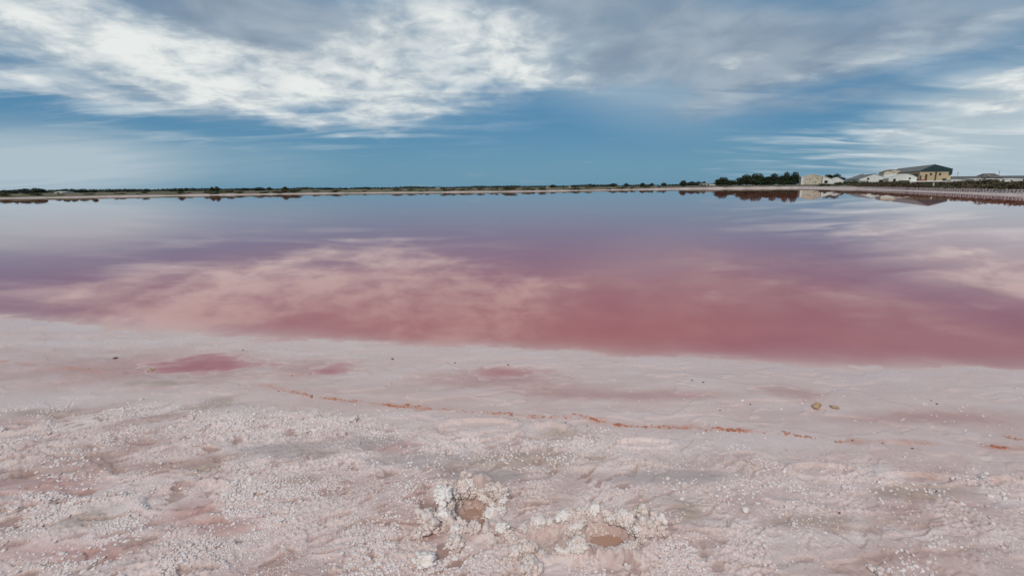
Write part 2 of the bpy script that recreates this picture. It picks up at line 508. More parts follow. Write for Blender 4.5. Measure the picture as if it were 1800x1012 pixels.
def salt_ground_mat():
    m, t, out = new_mat('salt_crust')
    p = t.n('ShaderNodeBsdfPrincipled')
    a = t.n('ShaderNodeAttribute', attribute_name='tint')
    wt_ = t.n('ShaderNodeAttribute', attribute_name='wet')
    g = t.n('ShaderNodeNewGeometry')
    pos = g.outputs['Position']
    n1 = t.noise(pos, 55, 6, 0.65)
    n2 = t.noise(pos, 260, 4, 0.6)
    n3 = t.noise(pos, 9, 5, 0.6)
    v = t.math('ADD', t.ramp(n1, .25, .75, -.10, .10, 'LINEAR'), t.ramp(n2, .25, .75, -.17, .17, 'LINEAR'))
    v = t.math('ADD', v, t.ramp(n3, .25, .75, -.05, .05, 'LINEAR'))
    v = t.math('MULTIPLY', v, t.math('SUBTRACT', 1.15, wt_.outputs['Fac']))
    v = t.math('ADD', v, 1.0)
    c = t.vmath('SCALE', a.outputs['Color'], v)
    t.link(c, p.inputs['Base Color'])
    r = t.ramp(wt_.outputs['Fac'], 0, 1, .62, .24, 'LINEAR')
    t.link(t.math('ADD', r, t.ramp(n1, .3, .7, -.08, .10, 'LINEAR')), p.inputs['Roughness'])
    p.inputs['Specular IOR Level'].default_value = 0.45
    b = t.n('ShaderNodeBump'); b.inputs['Distance'].default_value = 0.004
    t.put(b.inputs['Strength'], t.ramp(wt_.outputs['Fac'], 0, 1, .95, .08, 'LINEAR'))
    t.link(t.math('ADD', n1, t.math('MULTIPLY', n2, .5)), b.inputs['Height'])
    t.link(b.outputs[0], p.inputs['Normal'])
    t.link(p.outputs[0], out.inputs[0])
    return m

def water_mat(name, body, shallow, k, ripple=0.0, turb=True, rough=0.015, edge=220.0):
    """calm brine: mirror by Fresnel over cloudy pink brine whose colour deepens with depth"""
    m, t, out = new_mat(name)
    dep = t.n('ShaderNodeAttribute', attribute_name='depth')
    d = t.math('MAXIMUM', dep.outputs['Fac'], 0.0)
    f = t.math('SUBTRACT', 1.0, t.math('EXPONENT', t.math('MULTIPLY', d, -k)))
    film = t.math('SUBTRACT', 1.0, t.math('EXPONENT', t.math('MULTIPLY', d, -edge)))
    g = t.n('ShaderNodeNewGeometry')
    diff = t.n('ShaderNodeBsdfDiffuse')
    deep = body
    if turb:
        mp = t.n('ShaderNodeMapping'); t.link(g.outputs['Position'], mp.inputs[0]); mp.inputs['Scale'].default_value = (.35, 1.0, 1)
        nz = t.noise(mp.outputs[0], .35, 4, .55, .6)
        deep = t.mix(t.ramp(nz, .3, .7), body, (body[0] * 1.06, body[1] * 1.15, body[2] * 1.12))
    t.link(t.mix(f, shallow, deep), diff.inputs[0])
    gl = t.n('ShaderNodeBsdfGlossy'); gl.inputs['Roughness'].default_value = rough
    gl.inputs[0].default_value = (1, 1, 1, 1)
    fr = t.n('ShaderNodeFresnel'); fr.inputs['IOR'].default_value = 1.375        # saturated brine
    if ripple:
        b = t.n('ShaderNodeBump'); b.inputs['Strength'].default_value = ripple; b.inputs['Distance'].default_value = 0.02
        mp2 = t.n('ShaderNodeMapping'); t.link(g.outputs['Position'], mp2.inputs[0]); mp2.inputs['Scale'].default_value = (1, 2.2, 1)
        t.link(t.noise(mp2.outputs[0], 1.4, 3, .5), b.inputs['Height'])
        t.link(b.outputs[0], gl.inputs['Normal'])
    m2 = t.n('ShaderNodeMixShader')
    t.link(t.math('MULTIPLY', fr.outputs[0], film), m2.inputs[0]); t.link(diff.outputs[0], m2.inputs[1]); t.link(gl.outputs[0], m2.inputs[2])
    t.link(m2.outputs[0], out.inputs[0])
    return m

def land_mat():
    m, t, out = new_mat('bank_earth')
    p = t.n('ShaderNodeBsdfPrincipled')
    a = t.n('ShaderNodeAttribute', attribute_name='tint')
    g = t.n('ShaderNodeNewGeometry')
    n1 = t.noise(g.outputs['Position'], .9, 6, .65)
    v = t.math('ADD', t.ramp(n1, .25, .75, -.3, .3, 'LINEAR'), 1.0)
    t.link(t.vmath('SCALE', a.outputs['Color'], v), p.inputs['Base Color'])
    p.inputs['Roughness'].default_value = .9
    p.inputs['Specular IOR Level'].default_value = .15
    t.link(p.outputs[0], out.inputs[0])
    return m

MAT_SALT = salt_ground_mat()
MAT_LAND = land_mat()
MAT_LAKE = water_mat('pink_brine', (.440, .101, .094), (.62, .47, .435), 125.0, 0.010, True, 0.015, 260.0)
MAT_PUDDLE = water_mat('pink_puddle_brine', (.43, .125, .125), (.60, .45, .42), 80.0, 0.0, False, 0.05, 90.0)
MAT_HOLE = water_mat('silty_brine', (.44, .265, .20), (.46, .31, .25), 60.0, 0.0, False, 0.06, 260.0)

# ================================================================== GROUND
def mixc(c, t, col):
    return c * (1 - t[..., None]) + np.array(col) * t[..., None]

def salt_tint(x, y, info, z):
    d, R, cr, plate = info['d'], info['R'], info['cr'], info['plate']
    n0 = fbm(x, y, 1.6, 4, 80); n1 = fbm(x * .6 + y * .2, y * 1.5, .28, 5, 81, .6); n2 = fbm(x, y, .07, 4, 82, .6)
    n3 = fbm(x * .35, y * 1.6, .5, 4, 83, .6)
    c = np.zeros(x.shape + (3,)) + np.array((.58, .462, .435))
    c = mixc(c, sstep(-.25, .35, n0) * .7, (.62, .51, .485))
    c = mixc(c, sstep(.0, .35, n3) * .45 * (1 - R), (.53, .40, .385))            # smears of pinker crust on the wet flat
    c = mixc(c, sstep(.05, .3, n1) * (.25 + .5 * R), (.70, .63, .625))           # white efflorescence
    c = mixc(c, sstep(-.02, -.28, n1) * (.18 + .55 * R), (.45, .33, .305))
    c = mixc(c, sstep(.12, .45, fbm(x * .5 + y * .25, y * 1.1, .75, 4, 84, .6)) * .55 * R, (.47, .345, .32))
    c = mixc(c, sstep(.05, .4, -n2) * .35 * R, (.43, .31, .29))
    for e in (Ell(760, 800, 480, 55), Ell(250, 960, 330, 70), Ell(1250, 880, 200, 40), Ell(100, 720, 200, 30), Ell(300, 740, 160, 30), Ell(600, 745, 200, 20), Ell(1250, 790, 260, 20)):
        c = mixc(c, e.m(x, y, 1.5, .2, .5 * n1) * .6, (.655, .585, .575))
    ru, rv = x * .914 + y * .407, -x * .407 + y * .914
    band = fbm(ru * .45, rv * 1.5, .42, 5, 89, .62)
    left = sstep(.6, -.4, x)
    c = mixc(c, sstep(.02, .34, band) * .85 * R * (.35 + .65 * left), (.41, .28, .25))           # rosy, wetter bands
    c = mixc(c, sstep(-.04, -.36, band) * .75 * R * (.35 + .65 * left), (.72, .65, .635))
    c = mixc(c, sstep(.05, .40, fbm(x, y, .55, 4, 96, .6)) * .5 * R * (1 - left), (.50, .43, .40))
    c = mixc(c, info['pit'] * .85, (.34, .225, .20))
    c = mixc(c, sstep(.02, .07, plate) * .20, (.68, .60, .60))
    c = mixc(c, sstep(.9, .1, d) * .45, (.66, .54, .53))                         # pale rim along the water
    nz = .35 * fbm(x, y, .12, 4, 85) + .35 * n1
    for e in PINKWET: c = mixc(c, e.m(x, y, 1.5, .2, nz) * .76, (.46, .285, .265))
    for e in GREYWET: c = mixc(c, e.m(x, y, 1.4, .3, nz) * .78, (.385, .345, .345))
    for e in OLIVE: c = mixc(c, e.m(x, y, 1.35, .25, nz * 1.6) * .66, (.37, .295, .24))
    # thin red residue on the drying line
    for l in RED_LINE:
        dl = line_dist(x, y, l) + .05 * fbm(x, y, .1, 3, 86)
        c = mixc(c, sstep(.050, .0, dl) * sstep(-.25, .30, fbm(x, y, .3, 4, 87)) * .70, (.53, .28, .205))
    c = mixc(c, info['gm'] * info['cell'] * .70, (.73, .64, .615))
    c = mixc(c, info['strip'] * info['cell'] * .6, (.79, .735, .725))
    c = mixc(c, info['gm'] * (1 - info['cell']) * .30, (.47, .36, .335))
    c = mixc(c, info.get('rim', 0 * x) * .5 * sstep(-.2, .2, n2), (.70, .63, .60))
    c = mixc(c, info.get('hole', 0 * x) * .45, (.47, .37, .335))
    c = mixc(c, sstep(-.02, -.12, z) * .7, (.60, .42, .42))
    return c * np.array((1.045, .968, .930))

def build_salt():
    th_f = np.radians(np.linspace(-62, 62, 1250))
    th = np.concatenate([np.radians(np.linspace(-105, -62.4, 70)), th_f, np.radians(np.linspace(62.4, 105, 70))])
    elv = np.radians(np.linspace(56, 9.5, 590))
    r = CAM_H / np.tan(elv)
    r = np.concatenate([np.linspace(.3, r[0] * .985, 40), r, np.geomspace(r[-1] * 1.012, 30, 60)])
    T, Rr = np.meshgrid(th, r)
    X = Rr * np.sin(T); Y = Rr * np.cos(T)
    Z, info = full_height(X, Y)
    me, _ = grid_mesh('salt_flat', X, Y, Z)
    set_color(me, 'tint', salt_tint(X, Y, info, Z).reshape(-1, 3))
    R, d = info['R'], info['d']
    wet = np.clip((1 - R) * .75 + sstep(.8, 0, d) * .3 - .5 * info['gm'], 0, 1)
    for e in PINKWET + GREYWET: wet = np.maximum(wet, e.m(X, Y, 1.4, .3) * .8)
    wet = wet * (0.55 + .45 * sstep(-.2, .2, fbm(X, Y, .5, 3, 88)))
    set_float(me, 'wet', wet.reshape(-1))
    o = link('salt_flat', me, MAT_SALT)
    tag(o, kind='structure')
    return o

def build_ground():
    th = np.concatenate([np.radians(np.linspace(-180, -66, 60)), np.radians(np.linspace(-65, 65, 620)), np.radians(np.linspace(66, 180, 60))])
    r = np.concatenate([[0.05, 2, 6], np.geomspace(14, 45, 40), np.arange(46, 260, 1.1), np.geomspace(262, 9000, 90)])
    T, Rr = np.meshgrid(th, r)
    X = Rr * np.sin(T); Y = Rr * np.cos(T)
    Z, info = full_height(X, Y, fine=False)
    Z = Z - .25 * sstep(29.5, 26.0, Rr)
    d = info['d'] + 1.4 * fbm(X, Y, 9, 3, 55)
    n = fbm(X, Y, 16, 5, 56, .6)
    c = np.zeros(X.shape + (3,)) + np.array((.50, .42, .39))
    veg = sstep(2.2, 4.5, d) * sstep(-.55, -.15, n + .01 * d)
    veg = np.where(info['right'] > .5, sstep(1.3, 2.2, info['d']), veg)
    c = mixc(c, veg, (.155, .125, .085))
    c = mixc(c, veg * sstep(-.05, .3, n), (.105, .105, .060))
    c = mixc(c, sstep(70, 200, d) * .8, (.17, .155, .09))
    c = mixc(c, sstep(0, -1, info['d']), (.45, .30, .30))
    me, _ = grid_mesh('ground', X, Y, Z)
    set_color(me, 'tint', c.reshape(-1, 3))
    tag(link('ground', me, MAT_LAND), kind='structure')

def build_lake():
    th = np.concatenate([np.radians(np.linspace(-110, -62, 40)), np.radians(np.linspace(-61.9, 61.9, 520)), np.radians(np.linspace(62, 110, 40))])
    r = np.concatenate([np.geomspace(2.2, 12, 210), np.geomspace(12.3, 60, 60), np.geomspace(62, 320, 60)])
    T, Rr = np.meshgrid(th, r)
    X = Rr * np.sin(T); Y = Rr * np.cos(T)
    D = lake_dist(X, Y)
    Z, info = full_height(X, Y, fine=False)
    keep = (D < .9)
    me, used = grid_mesh('lake_water', X, Y, np.zeros_like(X), keep)
    # slope of the bed varies, so the pale shallows are wider in places
    wide = 1.0 + .55 * fbm(X, Y, 2.2, 3, 90)
    dep = np.where(info['wf'] > .5, .4, -Z * wide)
    set_float(me, 'depth', dep.reshape(-1)[used])
    tag(link('lake_water', me, MAT_LAKE), kind='structure')

def build_puddle(e, level, mat, grow=1.5, n=70, name='brine_puddle'):
    u = np.linspace(-grow, grow, n)
    U_, V_ = np.meshgrid(u, u)
    X = e.c[0] + U_ * e.ax; Y = e.c[1] + V_ * e.ay
    Z, _ = full_height(X, Y)
    keep = (Z < level + .004) & (np.hypot(U_, V_) < grow)
    me, used = grid_mesh(name, X, Y, np.full_like(X, level), keep)
    set_float(me, 'depth', (level - Z).reshape(-1)[used])
    return tag(link(name, me, mat), kind='structure')

build_salt()
build_ground()
build_lake()
for e, off in zip(PUDDLES, (.010, .008, .006, .004)):
    q = np.linspace(-1.25, 1.25, 40); a_, b_ = np.meshgrid(q, q)
    ring = np.hypot(a_, b_); sel = (ring > 1.05) & (ring < 1.25)
    zz, _ = full_height((e.c[0] + a_ * e.ax)[sel], (e.c[1] + b_ * e.ay)[sel])
    build_puddle(e, float(np.percentile(zz, 40)) - .001, MAT_PUDDLE)
for H in (HOLE_A, HOLE_B):
    q = np.linspace(-1, 1, 50); a_, b_ = np.meshgrid(q, q)
    zz, _ = full_height(H.c[0] + a_ * H.ax * .6, H.c[1] + b_ * H.ay * .6)
    build_puddle(H, float(np.percentile(zz, 50)) + (.008 if H is HOLE_A else .020), MAT_HOLE, 1.3, 90, 'footprint_brine')

# ================================================================== FAR SHORE: buildings, fence, trees
def box(bm, x0, x1, y0, y1, z0, z1):
    v = [bm.verts.new(p) for p in ((x0, y0, z0), (x1, y0, z0), (x1, y1, z0), (x0, y1, z0), (x0, y0, z1), (x1, y0, z1), (x1, y1, z1), (x0, y1, z1))]
    for f in ((0, 3, 2, 1), (4, 5, 6, 7), (0, 1, 5, 4), (1, 2, 6, 5), (2, 3, 7, 6), (3, 0, 4, 7)):
        bm.faces.new([v[i] for i in f])

def prism_y(bm, pts, y0, y1):
    """outline in x,z extruded along y"""
    a = [bm.verts.new((x, y0, z)) for x, z in pts]; b = [bm.verts.new((x, y1, z)) for x, z in pts]
    n = len(pts)
    bm.faces.new(a); bm.faces.new(b[::-1])
    for i in range(n):
        bm.faces.new((a[i], b[i], b[(i + 1) % n], a[(i + 1) % n]))

def prism_x(bm, pts, x0, x1):
    a = [bm.verts.new((x0, y, z)) for y, z in pts]; b = [bm.verts.new((x1, y, z)) for y, z in pts]
    n = len(pts)
    bm.faces.new(a); bm.faces.new(b[::-1])
    for i in range(n):
        bm.faces.new((a[i], b[i], b[(i + 1) % n], a[(i + 1) % n]))

def bm_obj(name, fn, mat, parent=None):
    bm = bmesh.new(); fn(bm)
    bmesh.ops.recalc_face_normals(bm, faces=bm.faces)
    me = bpy.data.meshes.new(name); bm.to_mesh(me); bm.free()
    return link(name, me, mat, parent)

MAT_CREAM = simple_mat('cream_render', (.60, .475, .30), (.50, .39, .245), .5, .85)
MAT_CREAM2 = simple_mat('pale_cream_render', (.68, .60, .46), (.60, .52, .39), .5, .85)
MAT_WHITE = simple_mat('whitewash', (.78, .77, .72), (.66, .65, .60), .6, .85)
MAT_GREEN = simple_mat('dark_green_sheet', (.028, .062, .070), (.022, .050, .055), .4, .5)
MAT_GREYROOF = simple_mat('grey_sheet_roof', (.20, .195, .185), (.15, .145, .135), .5, .8)
MAT_BROWNROOF = simple_mat('brown_tile_roof', (.24, .19, .145), (.18, .145, .11), .6, .85)
MAT_SLATE = simple_mat('dark_slate_roof', (.135, .125, .125), (.10, .095, .095), .5, .8)
MAT_DARK = simple_mat('dark_opening', (.012, .012, .012), (.02, .018, .016), 1, .8)
MAT_FRAME = simple_mat('weathered_frame', (.30, .27, .22), (.25, .22, .18), 2, .8)
MAT_RUST = simple_mat('rusty_steel', (.14, .085, .055), (.09, .055, .04), 2, .8)
MAT_RED = simple_mat('red_paint', (.32, .045, .035), (.25, .035, .03), 1, .6)
MAT_STONE = simple_mat('limestone', (.64, .57, .45), (.50, .43, .33), .9, .9)
MAT_BOARD = simple_mat('salted_board', (.47, .40, .38), (.33, .27, .25), 6, .9)
MAT_BACKING = simple_mat('dark_revetment', (.12, .088, .082), (.09, .065, .06), 3, .9)
MAT_POST = simple_mat('pale_post', (.62, .60, .55), (.52, .5, .46), 4, .8)
MAT_CONT = simple_mat('green_container', (.085, .085, .05), (.07, .065, .045), 1, .7)

class Site:
    """a facade line through the ground point seen at (px, depth Y), running along v"""
    def __init__(s, px, Y, v=None, py=318):
        s.v = DYKE_V if v is None else np.array(v, float)
        s.u = np.array([-s.v[1], s.v[0]])
        s.A = at_y(px, py, Y)[:2]
        s.rz = math.atan2(s.v[1], s.v[0])
    def s(s, px, py=312):
        d = ray(px, py)[:2]
        # A + k v = t d
        m = np.array([[s.v[0], -d[0]], [s.v[1], -d[1]]])
        k, t = np.linalg.solve(m, -s.A)
        return k
    def z(s, px, py):
        k = s.s(px, py)
        return at_y(px, py, s.A[1] + k * s.v[1])[2]
    def root(s, name, zb):
        return empty(name, (s.A[0], s.A[1], zb), s.rz)

def far_ground(p):
    z, _ = full_height(np.array([p[0]]), np.array([p[1]]), False)
    return float(z[0])

def opening(parent, st, zb, x0, x1, y0, y1, name='window', framed=True, mat=None):
    """window or door on the facade, from its outline in the photo"""
    a, b = st.s(x0), st.s(x1)
    zt, zl = st.z((x0 + x1) / 2, y0) - zb, st.z((x0 + x1) / 2, y1) - zb
    zl = max(zl, 0.02)
    o = bm_obj(name, lambda bm: box(bm, a, b, -.06, .05, zl, zt), mat or MAT_DARK, parent)
    if framed:
        def fr(bm):
            f = .14
            box(bm, a - f, a, -.12, .04, zl - f, zt + f); box(bm, b, b + f, -.12, .04, zl - f, zt + f)
            box(bm, a, b, -.115, .04, zt, zt + f); box(bm, a, b, -.115, .04, zl - f, zl)
        f = bm_obj('frame', fr, MAT_FRAME, o)
    return o

def gable_house(name, label, cat, pxL, pxR, Y, eL, eR, apex, length, wall, roof, arch=False, over=.35, v=None, th=.22, group=None):
    st = Site(pxL, Y, v)
    mid = st.A + st.v * st.s(pxR) * .5
    zb = far_ground(mid) - .15
    root = st.root(name, zb)
    w_ = st.s(pxR)
    zl, zr = st.z(pxL, eL) - zb, st.z(pxR, eR) - zb
    xa, za = st.s(apex[0], apex[1]), st.z(*apex) - zb
    if arch:
        top = []
        for i in range(0, 15):
            t = i / 14; x = w_ * t
            h = (zl + (zr - zl) * t) + (za - (zl + zr) / 2) * math.sin(math.pi * t) ** .75
            top.append((x, h))
    else:
        top = [(0, zl), (xa, za), (w_, zr)]
    pts = [(0, 0)] + top + [(w_, 0)]
    bm_obj('wall', lambda bm: prism_y(bm, pts, 0, length), wall, root)
    def rf(bm):
        ext = []
        a, b = top[0], top[1]; k = over / (b[0] - a[0])
        first = (a[0] - over, a[1] - (b[1] - a[1]) * k)
        a, b = top[-1], top[-2]; k = over / (a[0] - b[0])
        last = (a[0] + over, a[1] + (a[1] - b[1]) * k)
        line = [first] + top[1:-1] + [last]
        prism_y(bm, [(x, z + .03) for x, z in line] + [(x, z + .03 + th) for x, z in line[::-1]], -over * .5, length + over)
    bm_obj('roof', rf, roof, root)
    tag(root, label, cat, group)
    return st, root, zb, dict(w=w_, zl=zl, zr=zr, xa=xa, za=za)

# --- stone barn with white annex
st, root, zb, g_ = gable_house('stone_barn', 'old barn with rough beige stone gable and whitewashed left edge beside the pines', 'barn', 1408.5, 1445, 268, 311, 310, (1428, 306.6), 16, MAT_STONE, MAT_WHITE)
bm_obj('corner_plaster', lambda bm: box(bm, -.05, st.s(1413), -.05, .4, 0, g_['zl'] - .05), MAT_WHITE, root)
rs = random.Random(5)
def stone_at(i):      # rough stones standing proud of the gable
    x = rs.uniform(st.s(1414), g_['w'] - .4); top = g_['zl'] + (g_['za'] - g_['zl']) * (1 - abs(x - g_['xa']) / (g_['w'] * .62)) - .5
    z = rs.uniform(.3, max(.6, top)); a, b = rs.uniform(.35, .8), rs.uniform(.2, .45)
    y = rs.uniform(.04, .11)
    return lambda bm: prism_y(bm, [(x - a / 2, z), (x - a / 3, z + b), (x + a / 3, z + b * 1.05), (x + a / 2, z + b * .3), (x + a * .2, z - b * .1)], -y, .05)
MAT_STONES = [simple_mat('light_stone', (.72, .66, .54), (.6, .54, .44), 2, .9), simple_mat('brown_stone', (.36, .28, .19), (.3, .24, .17), 2, .9)]
for i in range(46):
    bm_obj('stone', stone_at(i), MAT_STONES[i % 2], root)
st, root, zb, g_ = gable_house('white_annex', 'low whitewashed lean-to with one dark window against the stone barn', 'shed', 1445.6, 1464.5, 267, 310.8, 315.6, (1448, 310.4), 10, MAT_WHITE, MAT_WHITE)
opening(root, st, zb, 1450.6, 1455.5, 317.6, 322)
st, root, zb, g_ = gable_house('white_shed', 'small white shed with shallow gable between stone barn and shrubs', 'shed', 1464, 1484, 292, 315.6, 317.5, (1473, 312.2), 14, MAT_WHITE, MAT_WHITE)

# --- white sheds in front of the warehouse
st, root, zb, g_ = gable_house('salt_shed', 'white pointed-gable shed with long grey roof and dark doorway', 'shed', 1510, 1553, 304, 314.8, 310.2, (1537, 306), 55, MAT_WHITE, MAT_GREYROOF)
opening(root, st, zb, 1546.3, 1553, 316.2, 323, 'door')
opening(root, st, zb, 1525, 1528, 313, 315.5)
st, root, zb, g_ = gable_house('small_white_shed', 'small white gable peeping over the long grey roof', 'shed', 1507.5, 1524, 372, 310.8, 310, (1518, 306.4), 14, MAT_WHITE, MAT_GREYROOF)
st, root, zb, g_ = gable_house('round_roof_shed', 'white shed with rounded gable in front of the cream warehouse', 'shed', 1562, 1612, 297, 313.5, 312.5, (1587, 306), 40, MAT_WHITE, MAT_WHITE, arch=True)
opening(root, st, zb, 1571, 1575, 314.5, 322, 'door')
opening(root, st, zb, 1598, 1601, 312.5, 315)
st, root, zb, g_ = gable_house('cream_block', 'narrow pale cream gabled block between the two white sheds', 'building', 1552, 1571, 335, 302.8, 302.6, (1561, 300.6), 16, MAT_CREAM2, MAT_BROWNROOF)
st, root, zb, g_ = gable_house('brown_roof_store', 'cream store with brown roof behind the pale gabled block', 'building', 1561, 1585, 385, 301.6, 301.0, (1570, 298.2), 30, MAT_CREAM2, MAT_BROWNROOF)

# --- the big warehouse
st, root, zb, g_ = gable_house('warehouse', 'large cream salt warehouse with dark green gable and long grey roof', 'warehouse', 1615, 1671, 330, 300.6, 297.4, (1643.5, 289.8), 95, MAT_CREAM, MAT_GREYROOF, over=.5, th=.35)
zc0, zc1 = st.z(1615, 301.3) - zb, st.z(1671, 301.0) - zb
bm_obj('gable_cladding', lambda bm: prism_y(bm, [(-.3, zc0), (-.3, g_['zl'] + .2), (g_['xa'], g_['za'] + .25), (g_['w'] + .3, g_['zr'] + .2), (g_['w'] + .3, zc1)], -.42, -.02), MAT_GREEN, root)
bm_obj('side_cladding', lambda bm: box(bm, st.s(1666.8), g_['w'] + .32, -.5, .3, st.z(1669, 307) - zb, zc1 - .02), MAT_GREEN, root)
bm_obj('drainpipe', lambda bm: box(bm, st.s(1643.2), st.s(1645.4), -.3, .02, 0, zc0 - .03), MAT_RUST, root)
opening(root, st, zb, 1657.5, 1664, 314, 319.5, 'door')
for i in range(9):      # sheets of the green gable, standing seams
    x = g_['w'] * (i + .5) / 9
    t_ = g_['zl'] + (g_['za'] - g_['zl']) * x / g_['xa'] if x < g_['xa'] else g_['za'] + (g_['zr'] - g_['za']) * (x - g_['xa']) / (g_['w'] - g_['xa'])
    bm_obj('seam', lambda bm: box(bm, x - .05, x + .05, -.5, -.4, zc1 + .05, t_ - .1), MAT_GREEN, root)
bm_obj('side_band', lambda bm: box(bm, -.12, .02, 3, 92, g_['zl'] * .52, g_['zl'] * .80), MAT_BROWNROOF, root)
for i in range(7):
    bm_obj('window', lambda bm: box(bm, -.2, .05, 8 + 12 * i, 13 + 12 * i, g_['zl'] * .56, g_['zl'] * .76), MAT_DARK, root)

opening(root, st, zb, 1634, 1637, 304.5, 308)
opening(root, st, zb, 1650, 1653, 304.5, 308)
# --- loading gear at the warehouse foot
def hopper(px, y0, y1, Y, wpx, name, label):
    s_ = Site(px, Y); zb = far_ground(s_.A) - .1; r_ = s_.root(name, zb)
    h = s_.z(px, y0) - zb; w2 = s_.s(px + wpx)
    bm_obj('bin', lambda bm: prism_y(bm, [(w2 * .3, h * .45), (0, h * .62), (0, h), (w2, h), (w2, h * .62), (w2 * .7, h * .45)], 0, w2), MAT_RUST, r_)
    for ix in (.05, .9):
        for iy in (.05, .9):
            bm_obj('leg', lambda bm: box(bm, w2 * ix, w2 * ix + .14, w2 * iy, w2 * iy + .14, 0, h * .63), MAT_RUST, r_)
    bm_obj('chute', lambda bm: prism_y(bm, [(w2 * .45, h * .5), (w2 * .55, h * .5), (w2 * 1.9, .3), (w2 * 1.7, .2)], w2 * .3, w2 * .6), MAT_RUST, r_)
    tag(r_, label, 'hopper')
hopper(1625.5, 306.2, 319, 312, 4.2, 'loading_hopper', 'tall rusty loading hopper against the cream warehouse wall')
hopper(1616.2, 308.5, 319, 306, 3.4, 'loading_hopper', 'shorter rusty hopper at the warehouse corner above red skip')
s_ = Site(1613.5, 296); zb_ = far_ground(s_.A) - .05; sk = s_.root('red_skip', zb_); wk = s_.s(1630.5); hk = max(1.6, s_.z(1620, 315.8) - zb_)
def skip_shell(bm):
    prism_y(bm, [(.5, .35), (0, hk), (.15, hk), (.62, .5), (wk - .62, .5), (wk - .15, hk), (wk, hk), (wk - .5, .35)], 0, 2.4)
bm_obj('shell', skip_shell, MAT_RED, sk)
bm_obj('front_panel', lambda bm: prism_y(bm, [(.5, .36), (.05, hk - .02), (wk - .05, hk - .02), (wk - .5, .36)], -.06, -.002), MAT_RED, sk)
for fx in (.15, .75): bm_obj('skid', lambda bm: box(bm, wk * fx, wk * fx + .5, .1, 2.3, 0, .34), MAT_RUST, sk)
for k in range(6): bm_obj('rib', lambda bm: box(bm, wk * (k + .6) / 6.2, wk * (k + .6) / 6.2 + .1, -.12, -.063, .4, hk - .05), MAT_RED, sk)
tag(sk, 'low red steel skip at the foot of the cream warehouse', 'skip')

def container(px0, px1, y0, Y, mat, name, label):
    s_ = Site(px0, Y); zb = far_ground(s_.A) - .03; r_ = s_.root(name, zb); w2 = s_.s(px1); h = max(1.5, s_.z(px0, y0) - zb)
    bm_obj('body', lambda bm: box(bm, 0, w2, 0, 2.4, .15, h), mat, r_)
    n = max(5, int(w2 / .8))
    for k in range(n): bm_obj('rib', lambda bm: box(bm, w2 * k / n + .1, w2 * k / n + .3, -.05, .01, .3, h - .15), mat, r_)
    bm_obj('base_rail', lambda bm: box(bm, -.03, w2 + .03, -.06, 2.46, 0, .149), MAT_RUST, r_)
    bm_obj('top_rail', lambda bm: box(bm, -.03, w2 + .03, -.06, 2.46, h + .001, h + .12), mat, r_)
    tag(r_, label, 'container')
container(1581, 1600, 317.6, 285, MAT_CONT, 'shipping_container', 'long dull green steel container before the round-gabled shed')

# --- long dark-roofed works building on the right, with raised hipped block
LV = (math.cos(math.radians(-7)), math.sin(math.radians(-7)))
st = Site(1673, 352, LV); zb = far_ground(st.A) - .2; root = st.root('long_works', zb)
wl = st.s(1850); ze, zr_ = st.z(1700, 315.6) - zb, st.z(1700, 310.4) - zb
bm_obj('wall', lambda bm: prism_x(bm, [(0, 0), (0, ze), (7, zr_), (14, ze), (14, 0)], 0, wl), MAT_BROWNROOF, root)
bm_obj('roof', lambda bm: prism_x(bm, [(-.7, ze - .25), (7, zr_ + .03), (14.7, ze - .25), (14.7, ze + .05), (7, zr_ + .33), (-.7, ze + .05)], -.4, wl + .4), MAT_SLATE, root)
x0, x1 = st.s(1732), st.s(1768); xa, xb = st.s(1741), st.s(1761); zt = st.z(1750, 304.4) - zb; zm = zr_ - .9
def hip(bm):
    b = [bm.verts.new(p) for p in ((x0, 1.5, zm), (x1, 1.5, zm), (x1, 12.5, zm), (x0, 12.5, zm))]
    t = [bm.verts.new((xa, 7, zt)), bm.verts.new((xb, 7, zt))]
    bm.faces.new((b[0], b[1], t[1], t[0])); bm.faces.new((b[1], b[2], t[1])); bm.faces.new((b[2], b[3], t[0], t[1])); bm.faces.new((b[3], b[0], t[0])); bm.faces.new(b[::-1])
hp = bm_obj('hipped_roof', hip, MAT_SLATE, root)
bm_obj('dormer', lambda bm: prism_y(bm, [(x0 + 3, zm + .8), (x0 + 3, zm + 1.6), (x0 + 3.8, zm + 2.2), (x0 + 4.6, zm + 1.6), (x0 + 4.6, zm + .8)], 1.9, 5.2), MAT_FRAME, hp)
for k in range(12):
    bm_obj('window', lambda bm: box(bm, 2 + k * wl / 12, 3.6 + k * wl / 12, -.06, .05, ze * .45, ze * .8), MAT_DARK, root)
tag(root, 'long dark-roofed works building with a raised hipped middle block', 'building')

def aerial(px, y0, y1, Y, label):
    p = at_y(px, y1, Y); top = at_y(px, y0, Y)[2]
    r_ = empty('aerial_mast', (p[0], p[1], far_ground(p) - .1)); zb = r_.location.z; h = top - zb
    bm_obj('mast', lambda bm: box(bm, -.09, .09, -.09, .09, 0, h), MAT_FRAME, r_)
    for k, l in ((.97, 1.6), (.9, 1.1)): bm_obj('crossbar', lambda bm: box(bm, -l / 2, l / 2, .095, .16, h * k - .05, h * k + .05), MAT_FRAME, r_)
    tag(r_, label, 'mast')
aerial(1683, 302, 311, 372, 'thin lone aerial mast rising behind the dark roof beside the warehouse')
aerial(1756.5, 300.3, 305, 374, 'thin aerial mast rising behind the hipped block')

